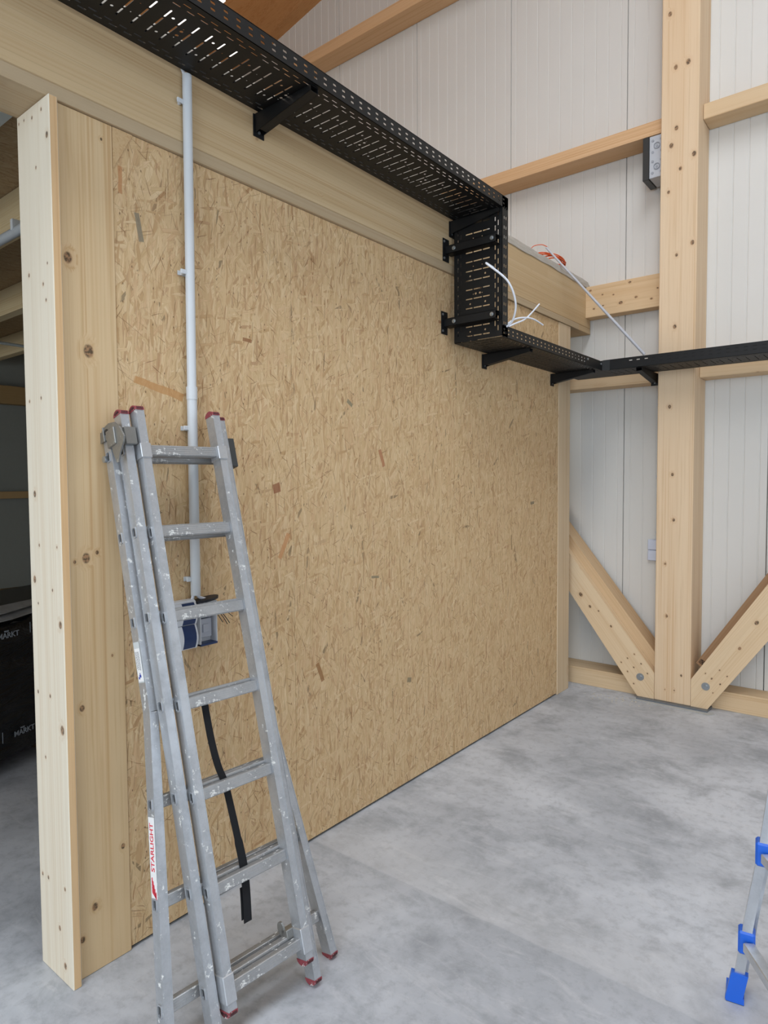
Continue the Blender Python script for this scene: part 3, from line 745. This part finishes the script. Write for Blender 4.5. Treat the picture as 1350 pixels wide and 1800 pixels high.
t = thing('cable_tray_riser', 'upright black perforated tray section dropping in front of the beam', 'cable tray', (.18, 3.19, 2.37), 'black perforated cable trays')
tray(t, (TX, 3.157, 2.372), Z, X, Y, .728, TW)
t = thing('cable_tray', 'lower black perforated cable tray along the strand board below the riser', 'cable tray', (.18, 3.9, 2.36), 'black perforated cable trays')
tray(t, (TX, 3.16, 2.368), Y, X, Z, 1.44, TW)
m = MB(); m.box((TX+TW, 4.13, 2.372), (TX+TW+.002, 4.16, 2.425), .0005); m.box((TX+TW-.004, 4.29, 2.366), (TX+TW+.003, 4.6, 2.43), .001); m.build('splice_plate', BLACK, t)
for yy in (4.32, 4.56): MB().tube([(TX+TW+.003, yy, 2.41), (TX+TW+.008, yy, 2.41)], .008, 8).build('bolt', BOLT, t)
t = thing('cable_tray', 'black perforated cable tray crossing in front of the column', 'cable tray', (1.2, 4.75, 2.36), 'black perforated cable trays')
tray(t, (TX+TW+.002, 4.6, 2.368), X, Y, Z, 4.0, .296, fl=(0, 0))
fx = TX+TW+.002
m = MB().sheet(frame((fx, 4.6, 2.368), X, Z, Y), 4.0, .072, TH, [(xx-fx, xx-fx+.022, .048, .054) for xx in (.515, .565, .618)]); m.box((fx, 4.6, 2.436), (fx+4.0, 4.608, 2.440), .001)
m.build('side_flange', BLACK, t)
MB().box((fx, 4.894, 2.37), (fx+4.0, 4.896, 2.44)).build('side_flange', BLACK, t)
m = MB()
for i in range(76):
    xx = .665+.05*i
    if xx < fx+3.9: m.box((xx, 4.5994, 2.416), (xx+.022, 4.6004, 2.422)); m.box((xx, 4.5994, 2.394), (xx+.022, 4.6004, 2.400))
m.build('pressed_slots', plain('slot_shadow_black', (8, 8, 9), .8), t)['kind'] = 'stuff'
t = thing('cable_tray_corner', 'black corner piece joining the lower tray to the one along the end wall', 'cable tray', (.18, 4.75, 2.36), 'black perforated cable trays')
m = MB(); m.box((TX, 4.602, 2.368), (TX+TW, 4.897, 2.370)); m.box((TX, 4.602, 2.37), (TX+.002, 4.897, 2.43)); m.box((TX, 4.895, 2.37), (TX+TW, 4.897, 2.43)); m.build('corner_base', BLACK, t)
m = MB(); m.prism([(TX+TW-.002, 4.575, 2.366), (TX+TW+.006, 4.575, 2.366), (TX+TW+.05, 4.598, 2.366), (TX+TW+.05, 4.604, 2.366), (TX+TW-.002, 4.604, 2.366)], (0, 0, .068)); m.build('corner_plate', BLACK, t)

# wall brackets: plate screwed to wall + tapering channel arm
def bracket(loc, label, length=.31, rot=0.0, group='black tray brackets'):
    t = thing('tray_bracket', label, 'bracket', loc, group)
    T = Matrix.Translation(loc)
    f = T
    MB().box((0, -.027, -.085), (.004, .027, .0), .0008, f).build('wall_plate', BLACK, t)
    m = MB()
    for s in (-.020, .018):
        m.prism([f @ Vector(p) for p in ((.004, s, 0), (length, s, 0), (length, s, -.022), (.03, s, -.066), (.004, s, -.07))], (0, .002, 0))
    m.box((.004, -.02, -.002), (length, .02, 0), 0, f)
    m.prism([f @ Vector(p) for p in ((.03, -.020, -.066), (length, -.020, -.022), (length, .020, -.022), (.03, .020, -.066))], (0, 0, .0015))
    m.build('arm', BLACK, t)
    for zz in (-.018, -.066): MB().tube([f @ Vector((.004, .0, zz)), f @ Vector((.0075, .0, zz))], .006, 8).build('screw', BOLT, t)
    return t
b0 = bracket((.0105, 1.775, 3.041), 'large black tray bracket near the conduit top, under the upper tray')
bpy.context.view_layer.update(); kids(b0)
for loc, lab, rz in (((.0105, 3.165, 3.041), 'black tray bracket under the end of the upper tray', 0), ((.001, 3.54, 2.367), 'black tray bracket under the lower tray, first below the riser', 0),
                     ((.001, 4.50, 2.367), 'black tray bracket under the lower tray next to the corner', 0), ((.575, 4.980, 2.367), 'black tray bracket left of the column, pointing away from the end wall', -math.pi/2)):
    M = Matrix.Translation(loc) @ Matrix.Rotation(rz, 4, 'Z')
    if rz: M = M @ Matrix.Diagonal((1.15, 1, 1, 1))
    c = copy_tree(b0, M, lab)
def clamp(z, label, x0=.0):
    t = thing('riser_clamp_arm', label, 'bracket', (.001, 3.13, z), 'clamp arms on the riser')
    MB().box((x0, 3.075, z-.062), (x0+.004, 3.135, z+.062), .0008).build('wall_plate', BLACK, t)
    m = MB(); m.box((x0+.004, 3.10, z-.022), (TX+TW-.01, 3.103, z+.022)); m.box((x0+.004, 3.10, z+.020), (TX+TW-.01, 3.155, z+.022)); m.box((x0+.004, 3.10, z-.022), (TX+TW-.01, 3.155, z-.020)); m.build('arm', BLACK, t)
    for xx in (TX+.035, TX+TW-.03):
        m = MB().tube([(xx, 3.10, z), (xx, 3.097, z)], .011, 14); m.build('washer', BOLT, t)
        MB().tube([(xx, 3.097, z), (xx, 3.090, z)], .0065, 6).build('bolt', BOLT, t)
    for dz in (-.045, .045): MB().tube([(x0+.004, 3.085, z+dz), (x0+.008, 3.085, z+dz)], .007, 8).build('screw', BOLT, t)
clamp(2.872, 'upper clamp arm across the riser, screwed to the beam face', .0105); clamp(2.478, 'lower clamp arm across the riser, screwed to the strand board')

# white cable ends poking out of the riser
WC = plain('white_cable', (226, 230, 238), .35, 0, .5, .02)
t = thing('white_cable', 'white cable end poking out of the riser and curling down to its foot', 'cable', (.35, 3.2, 2.43), 'white cable ends at the riser')
MB().tube(bez([(.27, 3.22, 2.74), (.31, 3.03, 2.722), (.40, 3.09, 2.63), (.41, 3.16, 2.53), (.37, 3.20, 2.45), (.31, 3.21, 2.42)]), .0055, 8).build('sheath', WC, t)
for k, (P, lab) in enumerate((([(.30, 3.2, 2.41), (.34, 3.27, 2.45), (.36, 3.38, 2.50), (.38, 3.50, 2.598)], 'white cable end fanning upward behind the riser foot'),
                              ([(.30, 3.22, 2.43), (.34, 3.3, 2.485), (.37, 3.42, 2.505), (.38, 3.55, 2.49)], 'white cable end lying almost level behind the riser foot'))):
    t = thing('white_cable', lab, 'cable', (.35, 3.3, 2.43), 'white cable ends at the riser')
    MB().tube(bez(P), .0045, 8).build('sheath', WC, t)

# ---------------------------------------------------------------- conduit on the strand board
t = thing('wall_conduit', 'light grey vertical conduit pipe from the cable tray down the strand board', 'conduit', (.02, 1.43, 1.19))
m = MB().tube([(.0275, 1.437, 3.035), (.0275, 1.432, 1.925)], .0165, 20); m.build('upper_pipe', PVC, t)
MB().tube([(.0275, 1.432, 1.945), (.0275, 1.432, 1.90)], .0195, 20).build('coupling', PVC, t)
MB().tube([(.0275, 1.432, 1.90), (.0275, 1.432, 1.193)], .0178, 20).build('lower_pipe', PVC, t)
for z in (2.937, 2.348, 1.797, 1.253):
    MB().box((.0015, 1.408, z-.008), (.028, 1.416, z+.008), .001).box((.0, 1.40, z-.008), (.004, 1.462, z+.008), .001).box((.022, 1.396, z-.008), (.03, 1.422, z+.008), .002).box((.002, 1.450, z-.007), (.024, 1.456, z+.007), .001).build('pipe_clip', PVC, t)
MB().tube(bez([(.02, 1.437, 3.02), (.018, 1.43, 3.045), (.016, 1.418, 3.07)], 6), .006, 8).build('cable', WC, t)

# sockets behind the ladder
NAVY = plain('navy_blue_plastic', (24, 50, 96), .35, 0, .5, .04)
t = thing('blue_flap_socket', 'white double surface socket with navy blue flap covers beside conduit foot', 'socket', (.03, 1.37, 1.0))
MB().box((.0, 1.325, 1.003), (.042, 1.425, 1.180), .006).build('socket_body', WHITEP, t)
def flap(z0, z1):
    m = MB(); n = 10; y0, y1 = 1.356, 1.408; pr = []
    for i in range(n+1):
        u = i/n; pr.append((.043+.020*math.sin(math.pi*(.15+.75*u)), z0+(z1-z0)*u))
    for i in range(n):
        (a, za), (b, zb) = pr[i], pr[i+1]
        m.face([(a, y0, za), (a, y1, za), (b, y1, zb), (b, y0, zb)], True)
    m.face([(.042, y1, z0)]+[(a, y1, z) for a, z in pr]+[(.042, y1, z1)]); m.face(([(.042, y0, z0)]+[(a, y0, z) for a, z in pr]+[(.042, y0, z1)])[::-1])
    m.face([(.042, y0, z0), (.042, y1, z0), (pr[0][0], y1, z0), (pr[0][0], y0, z0)]); m.face([(.042, y0, z1), (pr[-1][0], y0, z1), (pr[-1][0], y1, z1), (.042, y1, z1)])
    return m
flap(1.010, 1.092).build('flap_cover', NAVY, t); flap(1.096, 1.172).build('flap_cover', NAVY, t)
m = MB()
for y0, wd_ in ((1.328, .0275), (1.4085, .006)):
    m = MB()
    for z0, z1 in ((1.008, 1.092), (1.096, 1.174)):
        q = flap(z0, z1)
        m.mesh([Vector((v.x+.001, y0+(v.y-1.356)/.052*wd_, v.z)) for v in q.v], q.f)
    m.build('flap_rim', WHITEP, t)
t = thing('open_socket_box', 'open pale surface socket box with wires, right of the blue flap socket', 'socket', (.03, 1.47, 1.0))
m = MB(); m.box((0, 1.437, 1.005), (.006, 1.512, 1.165), .001); m.box((0, 1.437, 1.005), (.045, 1.440, 1.165), .001); m.box((0, 1.509, 1.005), (.045, 1.512, 1.165), .001); m.box((0, 1.437, 1.162), (.045, 1.512, 1.165), .001)
m.build('box_shell', WHITEP, t)
MB().box((0, 1.437, 1.004), (.046, 1.512, 1.012), .001).build('bottom_seal', NAVY, t)
m = MB(); m.box((.006, 1.448, 1.03), (.026, 1.500, 1.10), .002); m.box((.006, 1.452, 1.105), (.03, 1.498, 1.135), .002); m.box((.026, 1.46, 1.05), (.03, 1.485, 1.08), .001)
for zz in (1.02, 1.045, 1.07, 1.12): m.box((.026, 1.444, zz), (.034, 1.450, zz+.006))
m.build('socket_insert', plain('pale_insert', (178, 184, 196), .4), t)
t2 = thing('loose_cover_seal', 'dark flap seal lying on top of the open socket box', 'seal', (.05, 1.47, 1.175))
MB().prism([(.03+.03*math.cos(a*math.pi/8), 1.475+.05*math.sin(a*math.pi/8), 1.168+.006*math.sin(a*math.pi/8)) for a in range(16)], (0, 0, .009)).build('seal_pad', plain('dark_rubber', (28, 32, 40), .5), t2)
for (yy, lab, P) in ((1.42, 'l', [(.021, 1.428, 1.21), (.022, 1.418, 1.175), (.03, 1.385, 1.148+.02), (.028, 1.365, 1.16)]), (1.44, 'r', [(.021, 1.437, 1.21), (.022, 1.448, 1.185), (.024, 1.475, 1.172), (.02, 1.49, 1.16)])):
    MB().tube(bez(P, 8), .006, 8).build('feed_cable', WC, t)
WIRE = plain('dark_wire', (62, 58, 52), .5)
for P in ([(.03, 1.492, 1.15), (.06, 1.52, 1.11), (.075, 1.535, 1.075)], [(.03, 1.497, 1.152), (.06, 1.525, 1.115), (.075, 1.545, 1.078)], [(.03, 1.50, 1.155), (.06, 1.53, 1.13), (.075, 1.56, 1.10)], [(.03, 1.488, 1.15), (.05, 1.512, 1.11), (.06, 1.525, 1.082)]):
    MB().tube(bez(P, 6), .0016, 6).build('wire', WIRE, t)

# ---------------------------------------------------------------- aluminium ladder (three sections)
P0 = Vector((.1386, 1.1792, 1.7047)); Dv = Vector((.07101, -.00593, -.25796)); PT = Dv.length; D = Dv.normalized()
E = Vector((.0938, .9956, .0011)); E = (E-D*E.dot(D)).normalized(); N = D.cross(E); N = N if N.x > 0 else -N
WI = .250
lad = thing('aluminium_ladder', 'worn three-section aluminium ladder leaning on the strand board wall', 'ladder', (.55, 1.33, 0))
SW, SD, RH = .0275, .046, .013         # stile thickness and depth, half rung depth
def stile(pts, side, offN, holes, holed=True):
    """pts: (d, e) corners of the stile's outer face; side -1 left, +1 right"""
    m = MB(); rings = []; P = [P0+N*offN+E*e+D*d for d, e in pts]
    for i in range(len(P)-1):
        v = P[i+1]-P[i]; L = v.length; d = v.normalized(); out = ((E-d*E.dot(d)).normalized())*side; o = P[i]
        hh = [(h-pts[i][0])/(pts[i+1][0]-pts[i][0])*L for h in holes if pts[i][0]+.02 < h < pts[i+1][0]-.02]
        f = frame(o-N*SD/2, d, N, out)
        hs = [(h-.0135, h+.0135, SD/2-.0085, SD/2+.0085) for h in hh] if holed else []
        m.sheet(frame(o-N*SD/2-out*.002, d, N, out), L, SD, .002, hs)
        m.box((0, 0, -SW), (L, SD, -SW+.002), 0, f)
        for a in (0, SD-.002): m.box((0, a, -SW+.002), (L, a+.002, -.0022), 0, f)
        m.box((0, SD-.001, -.0035), (L, SD+.0012, -.0008), 0, f); m.box((0, SD-.001, -SW), (L, SD+.0012, -SW+.003), 0, f)
        rings += [(o+d*h, d, out) for h in hh]
    s = m.build('stile', ALU, lad)
    if holed:
        for p, d, out in rings: MB().ring(frame(p, d, N, out), .036, .026, .004, .003).build('rung_socket', ALU, s)
    for (base, d, sgn) in ((P[0], (P[1]-P[0]).normalized(), -1), (P[-1], (P[-1]-P[-2]).normalized(), 1)):
        out = ((E-d*E.dot(d)).normalized())*side; m = MB(); n = 8; nn = N
        arc = [(-SD/2-.002, 0)]+[(-(SD/2+.002)*math.cos(math.pi*i/n), .003+.016*math.sin(math.pi*i/n)) for i in range(n+1)]+[(SD/2+.002, 0)]
        m.prism([base+nn*a+d*sgn*b_+out*.001 for a, b_ in arc], -out*(SW+.002))
        m.build('end_cap', RED, s)
        m = MB()
        for k_ in range(5):
            an = math.pi*(.18+.16*k_); c_ = base+out*.0012+nn*(-.014*math.cos(an))+d*sgn*(.003+.007*math.sin(an)); u_ = (-nn*math.cos(an)+d*sgn*math.sin(an)).normalized(); v_ = u_.cross(out)
            if side < 0: m.prism([c_-u_*.005-v_*.0012, c_-u_*.005+v_*.0012, c_+u_*.0045+v_*.0022, c_+u_*.0045-v_*.0022], out*.0006)
            # ribs seen from the front edge of the cap too
            fo = base+nn*(SD/2+.0022)+d*sgn*.006-out*(SW*(.18+.16*k_)); m.prism([fo-out*.001-d*.004, fo+out*.001-d*.004, fo+out*.0014+d*.004, fo-out*.0014+d*.004], nn*.0006)
        m.build('cap_ribs', plain('cap_gap', (52, 34, 36), .7), s)
    return s
def section(offN, d0, top, bot, e0, bend=None, flare=0.0):
    holes = [d0+PT*k for k in range(7)]
    ef = lambda d: e0+(max(0, d-bend)*flare if bend else 0)
    ds = [top, bend, bot] if bend else [top, bot]
    stile([(d, -ef(d)) for d in ds], -1, offN, holes)
    stile([(d, WI+ef(d)) for d in ds], 1, offN, holes)
    for h in holes:
        if h < top+.03: continue
        a = P0+N*offN+D*h-E*(ef(h)-SW+.001); b = P0+N*offN+D*h+E*(WI+ef(h)-SW+.001)
        ex = (b-a).normalized(); f = frame(a, ex, N, ex.cross(N)); Lx = (b-a).length
        m = MB(); H = .0165
        m.box((0, -RH, -H), (Lx, RH, H), .002, f)
        for s_ in (-1, 1):
            for q in range(4): m.box((0, -.0105+q*.0058, s_*H-.0008), (Lx, -.0088+q*.0058, s_*H+.0012), 0, f)
            for q in range(4): m.box((0, s_*RH-.0006, -.012+q*.0065), (Lx, s_*RH+.0010, -.0100+q*.0065), 0, f)
        m.build('rung', ALUR, lad)
section(0.0, 0.0, -.130, 1.655, SW)
section(-.030, -.009, -.124, 1.738, .0655)
section(-.0865, -.004, -.066, 1.728, .086, 3*PT, .105)
# guide wraps and grey hinge hooks at the top
def pt(e, n, d): return P0+E*e+N*n+D*d
def lbox(e0, e1, n0, n1, d0, d1, bev=.002): return MB().box((e0, n0, d0), (e1, n1, d1), bev, frame(P0, E, N, D))
for e0 in (-SW-.004, WI-.004):
    lbox(e0, e0+SW+.008, -.027, .028, -.018, .030).build('guide_bracket', ALUN, lad)
FR = frame(P0, E, N, D)
def plate(pts, e0, th, name, mat):
    return MB().prism([FR @ Vector((e0, n, d)) for n, d in pts], E*th).build(name, mat, lad)
hk = [(n_+.0215, d_) for n_, d_ in [(-.141, -.095), (-.121, -.089), (-.109, -.098), (-.061, -.101), (-.022, -.092), (.007, -.069), (.03, -.03), (.021, -.013), (-.012, .012), (-.030, .036), (-.042, .034), (-.059, -.006), (-.062, -.035), (-.094, -.055), (-.145, -.058)]]
h_ = plate(hk, -.093, .005, 'hinge_hook', HOOKM)
MB().prism([FR @ Vector((-.0934, -.064+.016*math.cos(k_*math.pi/8), -.080+.009*math.sin(k_*math.pi/8))) for k_ in range(16)], E*.0006).build('hook_slot', BLACKB, h_)
MB().box((-.097, -.083, -.10), (-.086, -.077, -.052), .001, FR).build('stiffening_rib', HOOKM, h_)
lbox(-.098, -.064, -.060, -.0, -.078, -.022).build('hinge_block', HOOKM, lad)
lbox(-.0685, -.030, -.0056, .012, -.075, -.018).build('hinge_block', HOOKM, lad)
lbox(WI+.062, WI+.094, -.070, -.012, -.060, .045).build('hinge_block', plain('dark_hinge', (56, 58, 58), .5), lad)
MB().tube([pt(-.098, -.10, .0), pt(-.080, -.10, .0)], .011, 12).build('hinge_pin', BOLT, lad)
# guides and latch at the bottom
dd = 1.60
lbox(-SW-.004, .004, -.027, .027, dd-.04, dd+.035).build('lower_guide', ALUN, lad)
lbox(WI-.004, WI+SW+.004, -.027, .027, dd-.04, dd+.035).build('lower_guide', ALUN, lad)
MB().prism([FR @ Vector((WI-.022, -.046+.017*math.cos(a*.52), dd-.040+.022*math.sin(a*.52))) for a in range(12)], -E*.006).build('latch_hook', HOOKM, lad)
lbox(WI-.028, WI+.002, -.044, -.014, dd-.040, dd-.012).build('latch_hook', HOOKM, lad)
# stickers on the outermost rear stile
B3 = 3*PT; dl1 = D; q_ = (D-E*.105); L3a = P0-N*.0865-E*.086
def s3frame(d_):
    if d_ < B3: return L3a+D*d_, D, -E
    v = q_.normalized(); return L3a+D*B3+q_*(d_-B3), v, -(E-v*E.dot(v)).normalized()
def stick(s0, s1, w, mat, name, w0=0.0):
    o_, v, out = s3frame(s0); L_ = (s3frame(s1)[0]-o_).length
    return MB().box((0, -w/2+w0, 0), (L_, w/2+w0, .0006), 0, frame(o_+out*.0004, v, N, out)).build(name, mat, lad)
STW = plain('sticker_white', (232, 232, 232), .4, 0, .4, .02); STR = plain('sticker_red', (214, 52, 70), .4, 0, .4, .05)
s = stick(1.0996, 1.3168, .037, STW, 'brand_sticker')
o_, v_, outv = s3frame(1.181)
TF = frame(o_+outv*.0012, -v_, -N if (-v_).cross(-N).dot(outv) > 0 else N, outv)
text('STARLIGHT', TF, .030, STR, 'sticker_lettering', s, .0003, 'CENTER', .86)
m = MB(); o_, v_, outv = s3frame(1.291); EF = frame(o_+outv*.0011, -v_, TF.to_3x3() @ Y, outv)
m.prism([EF @ Vector(p) for p in ((-.028, -.014, 0), (-.006, -.014, 0), (-.02, -.002, 0))], outv*.0004)
for k in range(5): m.prism([EF @ Vector(p) for p in ((-.026+k*.010, -.011+k*.004, 0), (-.010+k*.010, -.013+k*.005, 0), (-.004+k*.008, .013, 0), (-.012+k*.007, .011, 0))], outv*.0004)
m.build('sticker_emblem', STR, s)
stick(.590, .714, .038, plain('clear_sticker', (196, 202, 204), .3), 'data_sticker')
o_, v_, outv = s3frame(.610)
s2 = MB().box((0, -.017, .0006), (.100, .017, .0011), 0, frame(o_+outv*.0004, v_, N, outv)).build('data_sticker', STW, lad)
DK = plain('small_print', (92, 96, 104), .6); m = MB(); random.seed(9); DF = frame(o_+outv*.0016, v_, N, outv)
for j in range(4):
    x0 = .010
    while x0 < .062:
        wl = random.uniform(.002, .006); m.box((x0, -.013+j*.007, 0), (x0+wl, -.0105+j*.007, .0003), 0, DF); x0 += wl+.0014
m.build('small_print', DK, s2)
m = MB(); m.box((.080, -.006, 0), (.088, .006, .0004), 0, DF); m.box((.086, -.012, 0), (.093, -.004, .0004), 0, DF); m.box((.074, -.002, 0), (.082, .002, .0004), 0, DF); m.build('blue_mark', plain('blue_ink', (50, 70, 160), .5), s2)

# black webbing strap hanging inside the ladder
t = thing('webbing_strap', 'black webbing strap hanging down between the ladder rungs', 'strap', (.42, 1.33, .22))
m = MB(); pts = [pt(e_-.003, -.015, d_) for e_, d_ in ((.072, .80), (.0745, .916), (.083, 1.005), (.098, 1.07), (.106, 1.16), (.112, 1.25), (.1155, 1.32), (.111, 1.39), (.100, 1.475))]
pts = bez(pts, 6); vs = []
for i, p in enumerate(pts):
    w_ = .0115 if i < 30 else .0135
    for a, b in ((-w_, -.0012), (w_, -.0012), (w_, .0012), (-w_, .0012)): vs.append(p+E*a+N*b)
n = len(pts); m.mesh(vs, [(i*4+k, i*4+(k+1) % 4, (i+1)*4+(k+1) % 4, (i+1)*4+k) for i in range(n-1) for k in range(4)]); m.face(vs[-4:]); m.face(vs[:4][::-1])
STRAP = plain('black_webbing', (24, 25, 28), .8, 0, .3)
m.build('strap_webbing', STRAP, t)
vs2 = [v-N*.006-E*.004 for v in vs[-4*8:-4]]; m = MB(); n = len(vs2)//4
m.mesh(vs2, [(i*4+k, i*4+(k+1) % 4, (i+1)*4+(k+1) % 4, (i+1)*4+k) for i in range(n-1) for k in range(4)]); m.face(vs2[-4:]); m.build('strap_webbing', STRAP, t)

# ---------------------------------------------------------------- blue and silver ladder at the right edge
t = thing('folding_ladder', 'silver folding ladder with bright blue feet and joints at the right edge', 'ladder', (1.9, 2.1, 0))
ru = Vector((.62, -.785, 0)).normalized()
ru = Vector((.55, -.835, 0)).normalized()     # rung direction
bn = Vector((ru.y, -ru.x, 0)); bn = bn if bn.x < 0 else -bn   # away from viewer side
F = Vector((1.665, 2.2, .012))
axis = [F, Vector((1.693, 2.188, .207)), Vector((1.704, 2.183, .29)), Vector((1.738, 2.168, .504)), Vector((1.768, 2.154, .75)), Vector((1.875, 2.10, 1.72))]
side = Vector((.779, .627, 0))
def bar(pts, wx, wy, ex, ey, mat, name, par=t, off=Vector((0, 0, 0))):
    m = MB(); vs = []
    for p in pts:
        p = Vector(p)+off
        for a, b in ((-1, -1), (1, -1), (1, 1), (-1, 1)): vs.append(p+ex*a*wx/2+ey*b*wy/2)
    n = len(pts); m.mesh(vs, [(i*4+k, i*4+(k+1) % 4, (i+1)*4+(k+1) % 4, (i+1)*4+k) for i in range(n-1) for k in range(4)]); m.face(vs[:4][::-1]); m.face(vs[-4:])
    return m.build(name, mat, par)
ex = Vector((.985, .17, 0)).normalized(); ey = Vector((-.17, .985, 0))
def side_rail(shift):
    s = Vector(shift)
    bar(axis, .027, .016, ex, ey, ALUN, 'outer_rail', t, s)
    bar([axis[0]+Z*.02]+axis[1:], .022, .018, ex, ey, ALUN, 'inner_rail', t, s+ex*.016+ey*.05)
    bar([p+ex*0 for p in axis], .003, .05, ex, ey, ALUN, 'rail_web', t, s+ex*.012+ey*.025)
    bar([F-Z*.004-ex*.004, F+Z*.088+Vector((.013, -.004, 0))], .046, .022, ex, ey, BLUEP, 'foot_shoe', t, s-ey*.004)
    bar([F-Z*.004+ex*.010+ey*.052, F+Z*.080+ex*.022+ey*.052], .026, .022, ex, ey, BLUEP, 'foot_shoe', t, s)
    bar([F-Z*.010, F+Z*.008], .050, .080, ex, ey, BLUEP, 'foot_base', t, s+ex*.0+ey*.026)
    bar([F-Z*.0118, F-Z*.009], .048, .078, ex, ey, BLACKB, 'rubber_pad', t, s+ex*.0+ey*.026)
    for j in (axis[1], axis[3]):
        f = frame(j+s, ex, ey, Z); b_ = MB().box((-.020, -.016, -.036), (.026, .03, .036), .006, f).build('joint_block', BLUEP, t)
        MB().tube([j+s-ey*.015+ex*.002, j+s-ey*.019+ex*.002], .0065, 12).build('rivet', BOLT, b_)
side_rail((0, 0, 0))
Wd = .42
side_rail(ru*Wd)
for j in (axis[1], axis[3]):
    a = j+ru*.02-ey*.008; b = j+ru*(Wd-.02)-ey*.008
    f = frame(a, ru, ru.cross(Z)*-1, Z); MB().box((0, -.016, -.014), ((b-a).length, .016, .014), .002, f).build('rung', ALUN, t)
for zz in (.79, 1.07, 1.35, 1.62):
    k = (zz-.75)/(1.72-.75); p = axis[4].lerp(axis[5], k); f = frame(p, ru, ru.cross(Z)*-1, Z)
    MB().box((0, -.016, -.014), (Wd, .016, .014), .002, f).build('rung', ALUN, t)

# loft lamps glowing, glimpsed through the slots of the upper tray
tl = NT('glowing_diffuser'); tl.b.inputs['Emission Color'].default_value = (1, .97, .93, 1); tl.b.inputs['Emission Strength'].default_value = 1.3; GLOW = tl.out((.9, .9, .9), .4)
for i, (xx, lab) in enumerate(((-2.9, 'glowing white tube lamp in the loft, glimpsed through the tray slots'), (-2.44, 'glowing white tube lamp in the loft, its tip showing above the tray'))):
    y0, y1 = (2.6, 4.05) if i == 0 else (2.2, 3.55)
    t = thing('loft_lamp', lab, 'lamp', (xx, 3.3, 5.5))
    MB().box((xx-.05, y0, 5.56), (xx+.05, y1, 5.60), .004).build('lamp_housing', WHITEP, t)
    MB().box((xx-.045, y0+.01, 5.50), (xx+.045, y1-.01, 5.56), .02).build('diffuser', GLOW, t)
    for yy in (y0+.2, y1-.2): MB().tube([(xx, yy, 5.60), (xx, yy, zr(xx)-.01)], .004, 6).build('suspension_wire', BOLT, t)

# small debris by the column foot and wood chips on the slab
random.seed(21); m = MB(); 
for i in range(60):
    c = Vector((random.gauss(.38, .14), random.gauss(4.78, .05), .0006)); a = random.random()*3.14; s_ = random.uniform(.002, .007)
    m.box((-s_, -s_*.6, 0), (s_, s_*.6, .002), 0, Matrix.Translation(c) @ Matrix.Rotation(a, 4, 'Z'))
o = m.build('sawdust_crumbs', plain('sawdust', (206, 200, 186), .9), None); tag(o, 'loose pale mortar and wood crumbs left of the column foot', 'debris'); o['kind'] = 'stuff'
